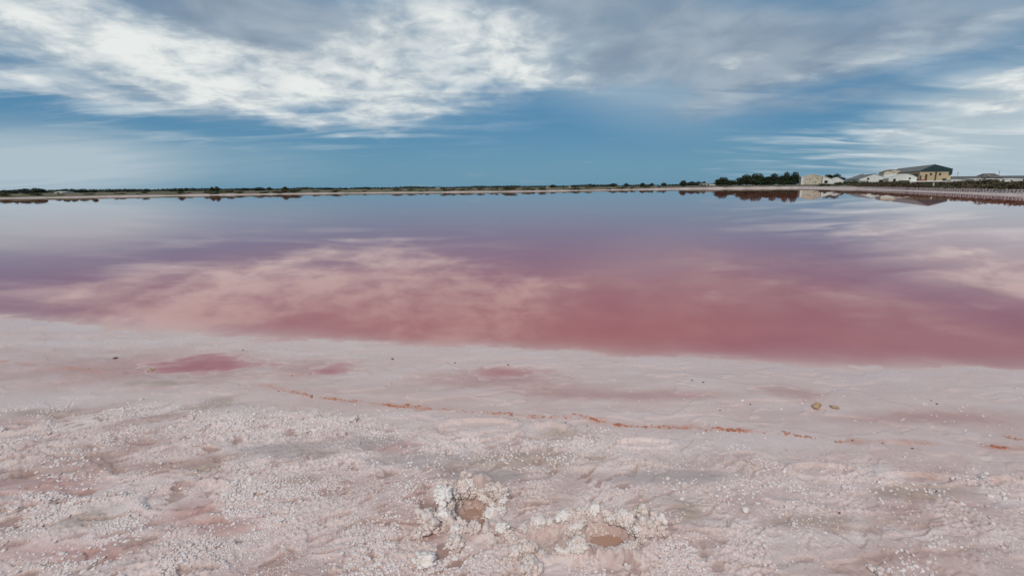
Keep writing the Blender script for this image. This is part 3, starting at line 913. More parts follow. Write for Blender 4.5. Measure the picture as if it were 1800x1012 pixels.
def low_shed(px0, px1, y0, Y, label, name='low_white_shed'):
    s_ = Site(px0, Y, LV); zb = far_ground(s_.A) - .2; r_ = s_.root(name, zb); w2 = s_.s(px1); h = s_.z(px0, y0) - zb
    bm_obj('wall', lambda bm: box(bm, 0, w2, 0, 8, 0, h - .2), MAT_WHITE, r_)
    bm_obj('roof', lambda bm: prism_x(bm, [(-.3, h - .197), (-.3, h), (8.3, h + .35), (8.3, h + .15)], -.25, w2 + .25), MAT_WHITE, r_)
    n = max(1, int(w2 / 8))
    for k in range(n): bm_obj('door', lambda bm: box(bm, w2 * (k + .4) / n, w2 * (k + .4) / n + 1.3, -.05, .05, .05, min(2.1, h * .6)), MAT_FRAME, r_)
    tag(r_, label, 'shed')
low_shed(1672, 1697, 316.3, 318, 'low white flat shed next to the warehouse under the dark roof')
low_shed(1712.5, 1762, 314.9, 322, 'longest low white flat shed in front of the hipped block')
low_shed(1766, 1799, 314.7, 320, 'low white flat shed with a gap from the longest one')
low_shed(1600, 1671, 319.2, 288, 'very low white wall-like shed along the warehouse foot')

# --- tiny white houses on the far bank
def tiny(px, py0, py1, wpx, Y, label, roofm, name='far_house', cat='house'):
    p = at_y(px - wpx / 2, py1, Y); s_ = Site(px - wpx / 2, Y, (1, 0)); zb = far_ground(s_.A) - .1
    r_ = s_.root(name, zb); w2 = s_.s(px + wpx / 2); h = s_.z(px, py0) - zb
    bm_obj('wall', lambda bm: box(bm, 0, w2, 0, 6, 0, h * .7), MAT_WHITE, r_)
    bm_obj('roof', lambda bm: prism_x(bm, [(-.3, h * .69), (3, h), (6.3, h * .69)], -.3, w2 + .3), roofm, r_)
    bm_obj('door', lambda bm: box(bm, w2 * .4, w2 * .4 + .9, -.05, .05, .02, min(2, h * .5)), MAT_DARK, r_)
    tag(r_, label, cat)
tiny(768.5, 330.4, 334, 5.5, 330, 'tiny white house alone on the low far bank', MAT_WHITE)
tiny(964, 327.6, 331, 7, 420, 'white cottage left of a dark round tree on the far bank', MAT_GREYROOF)
tiny(1004, 327.2, 330, 6, 460, 'small white cottage right of a dark round tree on the far bank', MAT_WHITE)
tiny(97, 336.8, 340, 14, 215, 'long low white-roofed hut among the left bank trees', MAT_WHITE)
tiny(1247, 322.2, 326, 23, 300, 'long low pale open barn just left of the pine grove', MAT_FRAME, 'open_barn', 'barn')
tiny(1115, 328.6, 332, 5, 330, 'small tan hut on the grassy far bank', MAT_BROWNROOF)

# --- board revetment along the dyke
def revetment():
    root = empty('board_revetment', (far_pts[0][0], far_pts[0][1], 0), math.atan2(DYKE_U[1], DYKE_U[0]))
    base = bmesh.new(); protos = []
    r_ = random.Random(3)
    for k in range(6):
        def mk(bm):
            h = .56 + r_.uniform(-.05, .06); w2 = .27 + r_.uniform(-.03, .03)
            prism_y(bm, [(-w2, 0), (-w2 * .96, h * .97), (0, h), (w2 * .95, h * .96), (w2, 0)], -.06, .06)
        o = bm_obj('board', mk, MAT_BOARD, root); protos.append(o)
    n = 0; Lr = np.linalg.norm(far_pts[2] - far_pts[0]) + 18
    t = -9.0
    while t < Lr:
        o = protos[n] if n < 6 else protos[n % 6].copy()
        if n >= 6:
            C.objects.link(o); o.parent = root
        o.location = (t, -1.12 + r_.uniform(-.03, .03), .10); o.rotation_euler = (r_.uniform(-.06, .06), r_.uniform(-.03, .03), 0)
        t += 1.0 + r_.uniform(-.06, .06); n += 1
    bm_obj('backing', lambda bm: box(bm, -9.5, Lr + .3, -1.42, -1.26, -.1, .56), MAT_BACKING, root)
    tag(root, 'row of upright salted boards holding the dyke at the water edge', 'fence')
revetment()

def post(px, y0, y1, Y, wpx, mat, label, lean=0.0):
    p = at_y(px, y1, Y); zb = far_ground(p); top = at_y(px, y0, Y)[2]
    h = max(.8, top - zb); w2 = wpx * Y / F_PX / 2
    r_ = empty('marker_post', (p[0], p[1], zb - .05)); r_.rotation_euler = (0, lean, 0)
    bm_obj('shaft', lambda bm: prism_y(bm, [(-w2, 0), (-w2 * .85, h), (0, h + .06), (w2 * .85, h), (w2, 0)], -w2, w2), mat, r_)
    bm_obj('collar', lambda bm: box(bm, -w2 * 1.25, w2 * 1.25, -w2 * 1.25, w2 * 1.25, 0, .18), mat, r_)
    tag(r_, label, 'post')
post(1639.5, 321.6, 331, 92, 2.0, MAT_POST, 'pale upright post on the scrubby bank below the warehouse')
post(1541.5, 325.2, 331, 142, 1.8, MAT_RUST, 'dark leaning post at the dyke edge below the white sheds', .25)

# --- foliage
def leaf_mat(name, c1, c2, c3):
    m, t, out = new_mat(name)
    a = t.n('ShaderNodeAttribute', attribute_name='shade')
    c = t.mix(t.ramp(a.outputs['Fac'], 0, .5), c1, c2)
    c = t.mix(t.ramp(a.outputs['Fac'], .5, 1), c, c3)
    p = t.n('ShaderNodeBsdfPrincipled'); t.link(c, p.inputs['Base Color'])
    p.inputs['Roughness'].default_value = .7; p.inputs['Specular IOR Level'].default_value = .15
    t.link(p.outputs[0], out.inputs[0])
    return m
MAT_PINE = leaf_mat('pine_leaf', (.020, .030, .016), (.034, .046, .022), (.055, .066, .030))
MAT_BUSH = leaf_mat('bush_leaf', (.030, .040, .022), (.048, .056, .028), (.080, .080, .040))
MAT_FARLEAF = leaf_mat('far_leaf', (.036, .052, .046), (.050, .066, .052), (.066, .080, .058))
MAT_SCRUB = leaf_mat('scrub_leaf', (.060, .046, .030), (.098, .078, .045), (.115, .10, .052))
MAT_GREENSCRUB = leaf_mat('green_scrub_leaf', (.050, .056, .030), (.082, .086, .042), (.12, .115, .06))
MAT_REDSCRUB = leaf_mat('reddish_scrub_leaf', (.075, .040, .028), (.11, .06, .038), (.13, .09, .05))
MAT_BARK = simple_mat('bark', (.075, .055, .04), (.05, .038, .028), 5, .9)

def leaves_mesh(name, blobs, n, size, seed, mat):
    """blobs: (cx,cy,cz,rx,ry,rz); many small leaf faces through each blob's volume, denser to its outside"""
    g = np.random.default_rng(seed)
    vol = np.array([b[3] * b[4] * b[5] for b in blobs]) ** .7
    cnt = np.maximum(1, (vol / vol.sum() * n)).astype(int)
    P, S = [], []
    for b, k in zip(blobs, cnt):
        v = g.normal(size=(k, 3)); v /= np.linalg.norm(v, axis=1)[:, None]
        rr = g.random(k) ** .28
        bump = 1 + .22 * np.sin(v[:, 0] * 5 + b[0] * 9) * np.sin(v[:, 1] * 4 + b[2] * 7 + seed) + .12 * g.normal(size=k)
        P.append(np.array(b[:3]) + v * (rr * bump)[:, None] * np.array(b[3:]))
        S.append(np.clip(g.random() * .45 + .2 + .3 * g.normal(size=k) * .5, 0, 1))
    P = np.concatenate(P); S = np.concatenate(S)
    P[:, 2] = np.maximum(P[:, 2], .01)
    k = len(P)
    a = g.normal(size=(k, 3)); a /= np.linalg.norm(a, axis=1)[:, None]
    b_ = np.cross(a, g.normal(size=(k, 3))); b_ /= np.linalg.norm(b_, axis=1)[:, None]
    s = size * (.6 + .8 * g.random(k))[:, None]
    co = np.stack([P + a * s, P + b_ * s * .55, P - a * s, P - b_ * s * .55], 1).reshape(-1, 3)
    me = bpy.data.meshes.new(name)
    me.vertices.add(len(co)); me.vertices.foreach_set('co', co.astype(np.float32).ravel())
    me.loops.add(k * 4); me.loops.foreach_set('vertex_index', np.arange(k * 4, dtype=np.int32))
    me.polygons.add(k); me.polygons.foreach_set('loop_start', np.arange(0, k * 4, 4, dtype=np.int32))
    me.update(calc_edges=True)
    set_float(me, 'shade', np.repeat(S, 4))
    me.materials.append(mat)
    return me

def tube_bm(bm, pts, rad_, n=7):
    rings = []
    for i, p in enumerate(pts):
        d = Vector(pts[min(i + 1, len(pts) - 1)]) - Vector(pts[max(i - 1, 0)]); d.normalize()
        a = d.orthogonal().normalized(); b = d.cross(a)
        rings.append([bm.verts.new(Vector(p) + (a * math.cos(2 * math.pi * k / n) + b * math.sin(2 * math.pi * k / n)) * rad_[i]) for k in range(n)])
    for r0, r1 in zip(rings[:-1], rings[1:]):
        for k in range(n): bm.faces.new((r0[k], r0[(k + 1) % n], r1[(k + 1) % n], r1[k]))

def tree_protos(seed, mat, broad):
    r_ = random.Random(seed); blobs = []
    lo = .02 if broad else .10
    nb = 13
    limbs = []
    for k in range(nb):
        a = r_.uniform(0, 6.28); q = math.sqrt(r_.random()) * .66
        zc_ = lo + .18 + (1 - lo - .34) * r_.random() * (1 - .45 * q)
        s_ = r_.uniform(.26, .42)
        blobs.append((q * math.cos(a), q * math.sin(a), zc_, s_, s_, s_ * (.42 if broad else .5)))
        limbs.append(blobs[-1][:3])
    blobs.append((0, 0, .8, .42, .42, .19)); blobs.append((0, 0, .5, .74, .74, .24)); blobs.append((0, 0, .26, .74, .74, .24))
    crown = leaves_mesh('crown', blobs, 3400, .06, seed, mat)
    bm = bmesh.new()
    tube_bm(bm, [(0, 0, -.03), (.02, .01, .2), (-.01, .02, .45), (0, 0, .72)], [.062, .05, .038, .015])
    for l in limbs[:7]:
        tube_bm(bm, [(0, 0, .22), (l[0] * .5, l[1] * .5, .2 + (l[2] - .2) * .6), l], [.03, .02, .008], 5)
    bmesh.ops.recalc_face_normals(bm, faces=bm.faces)
    trunk = bpy.data.meshes.new('trunk'); bm.to_mesh(trunk); bm.free(); trunk.materials.append(MAT_BARK)
    return crown, trunk

PINES = [tree_protos(100 + k, MAT_PINE, True) for k in range(3)]
BUSHY = [tree_protos(200 + k, MAT_BUSH, False) for k in range(3)]
FARTR = [tree_protos(300 + k, MAT_FARLEAF, False) for k in range(3)]
def place_tree(px, top, wpx, Y, protos, label, k, name='tree', group=None, sink=0.0, cat='tree'):
    p = at_y(px, top, Y); zb = far_ground(p) - .05 - sink
    h = max(1.0, p[2] - zb) * 1.02; rx = wpx * Y / F_PX / 2 * (1.16 if protos is PINES else 1.08)
    o = empty(name, (p[0], p[1], zb), (k * 2.1) % 6.28); o.scale = (rx, rx, h)
    crown, trunk = protos[k % len(protos)]
    link('crown', crown, None, o); link('trunk', trunk, None, o)
    tag(o, label, cat, group)

GROVE = 'pines of the grove beside the stone barn'
for i, (px, top, w_, Y, lab) in enumerate([
        (1271, 311.6, 30, 285, 'rounded dark pine standing apart at the grove end near the open barn'),
        (1300, 315.8, 20, 300, 'low dark pine filling the gap next to the rounded end pine'),
        (1313, 307.5, 34, 305, 'broad dark umbrella pine of the middle grove'),
        (1330, 305.0, 40, 312, 'tallest broad umbrella pine in the middle of the grove'),
        (1346, 310.8, 44, 280, 'wide low dome pine in front of the grove'),
        (1362, 305.6, 26, 300, 'narrow dark umbrella pine between the dome pine and barn trees'),
        (1287, 316.5, 22, 292, 'low pine joining the rounded end pine to the grove'), (1374, 309.5, 24, 284, 'mid-height pine tucked between the slim pine and dome pine'),
        (1384, 303.2, 20, 292, 'tall slim dark pine close to the stone barn'),
        (1398, 302.2, 21, 288, 'tallest dark pine right beside the stone barn')]):
    place_tree(px, top, w_, Y, PINES, lab, i, 'umbrella_pine', GROVE)
place_tree(1390, 317.8, 22, 262, BUSHY, 'low round bush in front of the pines by the stone barn', 1, 'round_bush', cat='bush')
place_tree(1375, 320.5, 14, 258, BUSHY, 'small bush in front of the slim pine', 2, 'round_bush', cat='bush')
for i, (px, top, w_) in enumerate([(1456, 306.8, 22), (1472, 306.2, 26)]):
    place_tree(px, top, w_, 330, PINES, 'dark flat-topped pine rising behind the white shed', i + 1, 'umbrella_pine', 'pines behind the white shed')
FS = 'trees on the far shore bank'
for i, (px, top, w_, Y) in enumerate([(8, 334, 24, 190), (25, 333.2, 11, 180), (45, 331.4, 22, 200), (62, 330.6, 26, 205), (100, 334, 14, 220), (116, 332, 13, 220), (126, 331.8, 12, 222),
        (145, 332, 22, 230), (200, 334.2, 22, 330), (224, 334, 20, 340), (257, 331.8, 13, 280), (305, 333.2, 16, 300),
        (430, 330.4, 24, 330), (455, 329, 28, 300), (474, 329, 11, 320), (575, 329.6, 24, 330), (607, 330, 11, 300), (648, 330.4, 9, 300), (671, 329.6, 5, 300),
        (1008, 325.2, 12, 420), (1044, 325, 14, 430), (1078, 322.2, 15, 420), (1101, 321.6, 9, 410), (1130, 321.2, 11, 400), (1146, 321.6, 7, 390), (1167, 320.6, 10, 400), (1202, 317, 15, 330), (1216, 318.8, 16, 345), (1228, 318.8, 16, 345), (1238, 318.7, 9, 350)]):
    place_tree(px, top, w_, Y, FARTR, 'small grey-green tree on the low land beyond the far shore', i, 'small_tree', FS)
for i, (px, top, w_, Y, lab) in enumerate([(164, 332.6, 10, 185, 'dark round bush right of the low white-roofed hut'), (317, 331, 11, 205, 'dark dome-shaped bush alone above a pale beach strip'),
        (372, 328.6, 9, 215, 'left half of a dark twin-topped tree on the far bank'), (380, 327.5, 10, 216, 'taller half of a dark twin-topped tree on the far bank'),
        (501, 328, 13, 215, 'dark round tree over a gap of small posts on the far bank'), (971, 324.6, 13, 330, 'dark round tree between two white cottages')]):
    place_tree(px, top, w_, Y, BUSHY, lab, i, 'round_tree')

# shrubs on the banks
def shrub_proto(seed, mat):
    r_ = random.Random(seed)
    bl = [(r_.uniform(-.55, .55), r_.uniform(-.5, .5), r_.uniform(.2, .6), r_.uniform(.3, .5), r_.uniform(.3, .5), r_.uniform(.25, .4)) for _ in range(6)]
    return leaves_mesh('foliage', bl, 420, .085, seed, mat)
SHR = {n: [shrub_proto(400 + 10 * i + k, m) for k in range(3)] for i, (n, m) in enumerate((('brown', MAT_SCRUB), ('green', MAT_GREENSCRUB), ('red', MAT_REDSCRUB)))}
def stem_mesh():
    bm = bmesh.new()
    for a in range(4): tube_bm(bm, [(0, 0, -.05), (.12 * math.cos(a * 1.6), .12 * math.sin(a * 1.6), .22), (.3 * math.cos(a * 1.6), .3 * math.sin(a * 1.6), .5)], [.04, .03, .012], 4)
    me = bpy.data.meshes.new('stem'); bm.to_mesh(me); bm.free(); me.materials.append(MAT_BARK); return me
STEM = stem_mesh()
r_ = random.Random(21)
def shrub(x, y, s, h, kind, label, group):
    zb = far_ground((x, y)) - .03
    o = empty('shrub', (x, y, zb), r_.uniform(0, 6.28)); o.scale = (s, s, h)
    link('foliage', SHR[kind][r_.randrange(3)], None, o); link('stem', STEM, None, o)
    tag(o, label, 'shrub', group)
LAB = {'brown': 'brown dry saltbush on the bank above the upright boards', 'green': 'grey-green saltbush on the bank above the upright boards', 'red': 'reddish glasswort shrub on the bank above the upright boards'}
for k in range(110):       # dyke bank on the right
    t = r_.uniform(-10, 120) if k < 80 else r_.uniform(-10, 60); dd = 2.0 + abs(r_.gauss(0, 1)) * 4.5
    p = far_pts[0] + DYKE_U * t + DYKE_V * dd
    s = r_.uniform(.7, 1.7)
    kd = r_.choice(['brown', 'brown', 'brown', 'green', 'red'])
    shrub(p[0], p[1], s * 1.3, s * r_.uniform(.45, .75), kd, LAB[kd], 'saltbushes on the dyke bank')
for k, (px, top, w_, Y) in enumerate([(1487, 316, 14, 215), (1497, 315, 16, 210), (1508, 316.5, 16, 205), (1520, 314.5, 13, 205), (1530, 317, 15, 200), (1560, 316, 12, 215), (1570, 316.5, 10, 215), (1577, 316, 6, 215), (1475, 318, 14, 220), (1540, 319, 14, 190), (1515, 320, 20, 180), (1555, 321, 20, 175)]):
    p = at_y(px, top, Y); zb = far_ground(p)
    shrub(p[0], p[1], w_ * Y / F_PX * .62, max(1, p[2] - zb) * 1.05, 'green', 'tall olive-green shrub growing in front of the white sheds', 'tall shrubs before the white sheds')
for k in range(105):        # far banks
    seg = r_.choice([3, 4, 5, 6, 7, 7, 8, 8, 8, 9])
    a, b = far_pts[seg - 1], far_pts[seg]; t = r_.random(); n_ = np.array([(b - a)[1], -(b - a)[0]]); n_ /= np.linalg.norm(n_)
    p = a + (b - a) * t + n_ * (3.5 + abs(r_.gauss(0, 1)) * 7)
    if lake_dist(np.array([p[0]]), np.array([p[1]]))[0] < 2.5: p = a + (b - a) * t - n_ * (3.5 + abs(r_.gauss(0, 1)) * 7)
    if lake_dist(np.array([p[0]]), np.array([p[1]]))[0] < 2.5: continue
    s = r_.uniform(.6, 1.7)
    kd = r_.choice(['brown', 'green', 'green'])
    shrub(p[0], p[1], s * 1.5, s * r_.uniform(.5, .8), kd, {'brown': 'low dry brown shrub', 'green': 'low grey-green shrub'}[kd] + ' on the bank of the far shore', 'shrubs on the far shore bank')

# low scrub cover and the far wood, neither of them countable
def scrub_cover():
    g = np.random.default_rng(9); pts = []
    n = 26000
    t = g.uniform(-12, 150, n); dd = 1.7 + np.abs(g.normal(size=n)) * 9
    P = far_pts[0][None] + DYKE_U[None] * t[:, None] + DYKE_V[None] * dd[:, None]
    z, _ = full_height(P[:, 0], P[:, 1], False)
    h = (.10 + .45 * sstep(-.1, .4, fbm(P[:, 0], P[:, 1], 3.5, 3, 57))) * g.random(n)
    co = np.stack([P[:, 0], P[:, 1], z + h], 1)
    a = g.normal(size=(n, 3)); a /= np.linalg.norm(a, axis=1)[:, None]; b = np.cross(a, g.normal(size=(n, 3))); b /= np.linalg.norm(b, axis=1)[:, None]
    s = .12 + .14 * g.random(n)[:, None]
    V = np.stack([co + a * s, co + b * s * .6, co - a * s, co - b * s * .6], 1).reshape(-1, 3)
    me = bpy.data.meshes.new('bank_scrub')
    me.vertices.add(n * 4); me.vertices.foreach_set('co', V.astype(np.float32).ravel())
    me.loops.add(n * 4); me.loops.foreach_set('vertex_index', np.arange(n * 4, dtype=np.int32))
    me.polygons.add(n); me.polygons.foreach_set('loop_start', np.arange(0, n * 4, 4, dtype=np.int32))
    me.update(calc_edges=True); set_float(me, 'shade', np.repeat(g.random(n), 4)); me.materials.append(MAT_SCRUB)
    tag(link('bank_scrub', me), 'low brown saltmarsh scrub covering the dyke bank', 'scrub', kind='stuff')
scrub_cover()

def far_wood():
    g = np.random.default_rng(13); blobs = []
    for k in range(420):
        px = g.uniform(-150, 1260); Y = g.uniform(620, 1100) if px > 380 else g.uniform(380, 600)
        hp_ = 2.6 + 1.4 * math.sin(px * .013 + 1) * math.sin(px * .05) + g.uniform(-1, .8)
        c = at_y(px, horizon(px) - max(.6, hp_), Y); zt = c[2]; zg = far_ground(c)
        hh = max(2.2, zt - zg)
        blobs.append((c[0], c[1], zg + hh * .5, g.uniform(9, 18), g.uniform(5, 12), hh * .5))
    me = leaves_mesh('far_wood', blobs, 30000, 1.1, 14, MAT_FARLEAF)
    tag(link('far_wood', me), 'distant dark belt of woodland along the horizon', 'woodland', kind='stuff')
far_wood()

# ================================================================== FOREGROUND DETAIL
def salt_piece_mat(name, c1, c2, c3):
    m, t, out = new_mat(name)
    p = t.n('ShaderNodeBsdfPrincipled')
    oi = t.n('ShaderNodeObjectInfo'); g = t.n('ShaderNodeNewGeometry')
    n1 = t.noise(g.outputs['Position'], 40, 5, .6)
    c = t.mix(oi.outputs['Random'], c1, c2)
    c = t.mix(t.ramp(n1, .45, .75), c, c3)
    t.link(c, p.inputs['Base Color'])
    p.inputs['Roughness'].default_value = .5; p.inputs['Specular IOR Level'].default_value = .45
    b = t.n('ShaderNodeBump'); b.inputs['Strength'].default_value = .4; b.inputs['Distance'].default_value = .002
    t.link(t.noise(g.outputs['Position'], 420, 4, .6), b.inputs['Height']); t.link(b.outputs[0], p.inputs['Normal'])
    t.link(p.outputs[0], out.inputs[0])
    return m
MAT_GRAIN = salt_piece_mat('salt_grain', (.80, .715, .69), (.68, .575, .545), (.69, .575, .545))
MAT_LUMP = salt_piece_mat('salt_lump', (.79, .69, .64), (.70, .575, .52), (.60, .45, .39))
MAT_LUMPW = salt_piece_mat('white_salt_lump', (.84, .77, .725), (.79, .70, .65), (.70, .585, .53))
MAT_CRUST = salt_piece_mat('red_crust', (.50, .17, .085), (.48, .25, .17), (.28, .075, .04))
MAT_PEB = simple_mat('dark_pebble', (.10, .075, .06), (.06, .045, .04), 60, .7)
MAT_TAN = simple_mat('tan_shell', (.50, .37, .24), (.40, .26, .17), 60, .6)

# --- salt crystals: uncountable nodules grown over the crust
def salt_crystals():
    g = np.random.default_rng(17)
    def cand(x0, x1, y0, y1, s):
        nx, ny = int((x1 - x0) / s), int((y1 - y0) / s)
        X, Y = np.meshgrid(np.linspace(x0, x1, nx), np.linspace(y0, y1, ny))
        return (X + g.uniform(-.6, .6, X.shape) * s).ravel(), (Y + g.uniform(-.6, .6, X.shape) * s).ravel()
    x1, y1 = cand(-3.3, 3.3, 1.15, 2.1, .0105)
    x2, y2 = cand(-4.4, 4.4, 2.1, 3.9, .0150)
    X = np.concatenate([x1, x2]); Y = np.concatenate([y1, y2])
    sel = np.abs(X) < .6 + 1.45 * Y
    X, Y = X[sel], Y[sel]
    Z, info = full_height(X, Y)
    R = info['R']
    zone = sstep(at(900, 740)[1], at(900, 805)[1], Y + .14 * X + .25 * fbm(X, Y, .5, 3, 91))
    patch = sstep(-.04, .16, fbm(X, Y, .22, 4, 92, .6) + .30 * fbm(X, Y, .9, 2, 93) + .10 * (X < -.3))
    dens = zone * (.03 + .90 * patch) * (1 - .6 * sstep(.12, .45, fbm(X * .5 + Y * .25, Y * 1.1, .75, 4, 84, .6))) * info['thin'] + .012 * sstep(3.5, 2.9, Y)
    for e, v in ((Ell(760, 795, 420, 42), .45), (Ell(520, 770, 180, 38), .35), (Ell(1150, 820, 150, 22), .35), (Ell(600, 930, 240, 90), .30), (Ell(1500, 850, 120, 30), .2), (Ell(300, 960, 300, 60), .2)):
        dens = dens + v * e.m(X, Y, 1.4, .4) * sstep(-.25, .1, fbm(X, Y, .10, 3, 94))
    for e in GREYWET + PINKWET[:2] + PINKWET[5:8]: dens = dens * (1 - .75 * e.m(X, Y, 1.2, .5))
    dens = np.maximum(dens, .75 * info['strip'])
    for e in STEPS: dens = dens * (1 - .7 * e.m(X, Y, 1.1, .7))
    for e in PUDDLES: dens = dens * (1 - e.m(X, Y, 1.8, 1.0))
    for H in (HOLE_A, HOLE_B, TRENCH_B): dens = dens * (1 - .75 * sstep(2.4, 1.3, H.q(X, Y)))
    dens = np.maximum(dens, .28 * (info['hole'] > .02) * (info['hole'] < .93)) * (1 - .9 * info['pit']) * (1 - .55 * sstep(.05, .34, fbm((X * .914 + Y * .407) * .45, (-X * .407 + Y * .914) * 1.5, .42, 5, 89, .62)))
    ok = g.random(len(X)) < dens
    X, Y, Z = X[ok], Y[ok], Z[ok]
    n = len(X)
    big = (g.random(n) < .06)
    s = .0029 + .0028 * g.random(n) ** 2 + big * .004 * g.random(n)
    s = s * (1 + .15 * sstep(2.0, 3.2, Y)) * (.62 + .75 * sstep(-.35, .35, fbm(X, Y, .45, 3, 95)))
    sc = np.stack([s * g.uniform(.8, 1.35, n), s * g.uniform(.8, 1.35, n), s * g.uniform(.5, .85, n)], 1)
    me = bpy.data.meshes.new('salt_crystals')
    me.vertices.add(n); me.vertices.foreach_set('co', np.stack([X, Y, Z + s * .05], 1).astype(np.float32).ravel())
    for nm, v in (('gscale', sc), ('grot', np.stack([g.uniform(-.3, .3, n), g.uniform(-.3, .3, n), g.uniform(0, 6.28, n)], 1))):
        a = me.attributes.new(nm, 'FLOAT_VECTOR', 'POINT'); a.data.foreach_set('vector', v.astype(np.float32).ravel())
    me.materials.append(MAT_GRAIN)
    o = link('salt_crystals', me)
    ng = bpy.data.node_groups.new('crystal_scatter', 'GeometryNodeTree')
    ng.interface.new_socket('Geometry', in_out='INPUT', socket_type='NodeSocketGeometry')
    ng.interface.new_socket('Geometry', in_out='OUTPUT', socket_type='NodeSocketGeometry')
    t = NT(ng)
    gi, go = t.n('NodeGroupInput'), t.n('NodeGroupOutput')
    shapes = t.n('GeometryNodeGeometryToInstance')
    for k in range(3):
        ico = t.n('GeometryNodeMeshIcoSphere'); ico.inputs['Subdivisions'].default_value = 3
        sp = t.n('GeometryNodeSetPosition')
        nz = t.n('ShaderNodeTexNoise', noise_dimensions='4D'); nz.inputs['W'].default_value = k * 3.7
        nz.inputs['Scale'].default_value = 1.35; nz.inputs['Detail'].default_value = 2
        nm = t.n('GeometryNodeInputNormal')
        m1 = t.n('ShaderNodeMath', operation='SUBTRACT'); t.link(nz.outputs[0], m1.inputs[0]); m1.inputs[1].default_value = .5
        sc_ = t.n('ShaderNodeVectorMath', operation='SCALE'); t.link(nm.outputs[0], sc_.inputs[0])
        m2 = t.n('ShaderNodeMath', operation='MULTIPLY'); t.link(m1.outputs[0], m2.inputs[0]); m2.inputs[1].default_value = 1.0
        t.link(m2.outputs[0], sc_.inputs[3])
        t.link(ico.outputs[0], sp.inputs['Geometry']); t.link(sc_.outputs[0], sp.inputs['Offset'])
        ss = t.n('GeometryNodeSetShadeSmooth'); t.link(sp.outputs[0], ss.inputs[0])
        sm = t.n('GeometryNodeSetMaterial'); sm.inputs['Material'].default_value = MAT_GRAIN
        t.link(ss.outputs[0], sm.inputs['Geometry']); t.link(sm.outputs[0], shapes.inputs[0])
    ip = t.n('GeometryNodeInstanceOnPoints'); ip.inputs['Pick Instance'].default_value = True
    t.link(gi.outputs[0], ip.inputs['Points']); t.link(shapes.outputs[0], ip.inputs['Instance'])
    for nm, sk in (('gscale', 'Scale'), ('grot', 'Rotation')):
        na = t.n('GeometryNodeInputNamedAttribute', data_type='FLOAT_VECTOR'); na.inputs['Name'].default_value = nm
        t.link(na.outputs[0], ip.inputs[sk])
    rv = t.n('FunctionNodeRandomValue', data_type='INT')
    rv.inputs[4].default_value = 0; rv.inputs[5].default_value = 2
    t.link(rv.outputs[2], ip.inputs['Instance Index'])
    t.link(ip.outputs[0], go.inputs[0])
    md = o.modifiers.new('scatter', 'NODES'); md.node_group = ng
    tag(o, 'countless small white salt nodules strewn over the pink crust', 'salt crystals', kind='stuff')
    return n
N_GRAINS = salt_crystals()

# --- lumps of salt thrown up round the footprints
def lump_mesh(seed, sub=4, knob=1.0):
    """a cauliflower of grown-together salt knobs, one mesh"""
    r_ = random.Random(seed); bm = bmesh.new()
    off = Vector((r_.uniform(0, 50), r_.uniform(0, 50), r_.uniform(0, 50)))
    sx, sy, sz = r_.uniform(.8, 1.2), r_.uniform(.75, 1.1), r_.uniform(.6, .9)
    def ball(c, rad_, sb):
        vs_ = bmesh.ops.create_icosphere(bm, subdivisions=sb, radius=1)['verts']
        for v in vs_:
            p = v.co.copy(); q = p * 1.6 + off + c * 3
            v.co = c + p * rad_ * (1 + .75 * knob * mnoise.noise(q) + .38 * mnoise.noise(q * 2.9))
    ball(Vector((0, 0, 0)), .66 + .22 * (1 - knob), sub)
    n = int(64 * knob)
    for k in range(n):
        d = Vector((r_.gauss(0, 1), r_.gauss(0, 1), r_.gauss(.25, .8))).normalized()
        ball(Vector((d.x * r_.uniform(.5, 1.0), d.y * r_.uniform(.5, 1.0), d.z * r_.uniform(.4, .8))), r_.uniform(.07, .20) * (.8 if r_.random() < .6 else 1.7), 2)
    for v in bm.verts: v.co = Vector((v.co.x * sx, v.co.y * sy, v.co.z * sz))
    for f in bm.faces: f.smooth = True
    me = bpy.data.meshes.new('salt_lump'); bm.to_mesh(me); bm.free()
    return me
LUMPS = [lump_mesh(900 + k) for k in range(9)]
LUMPSW = [lump_mesh(950 + k, 4, .6) for k in range(3)]
for m_ in LUMPS: m_.materials.append(MAT_LUMP)
for m_ in LUMPSW: m_.materials.append(MAT_LUMPW)
rl = random.Random(77)
def mpp(px, py): return float(np.linalg.norm(at(px + .5, py) - at(px - .5, py)))
def lump(x, y, r, label, group=None, white=False, name='salt_lump', lift=.25):
    o = link(name, rl.choice(LUMPSW if white else LUMPS))
    o.location = (x, y, ground_z(x, y) + r * lift)
    o.scale = (r, r, r); o.rotation_euler = (rl.uniform(-.4, .4), rl.uniform(-.4, .4), rl.uniform(0, 6.28))
    return tag(o, label, 'salt lump', group)
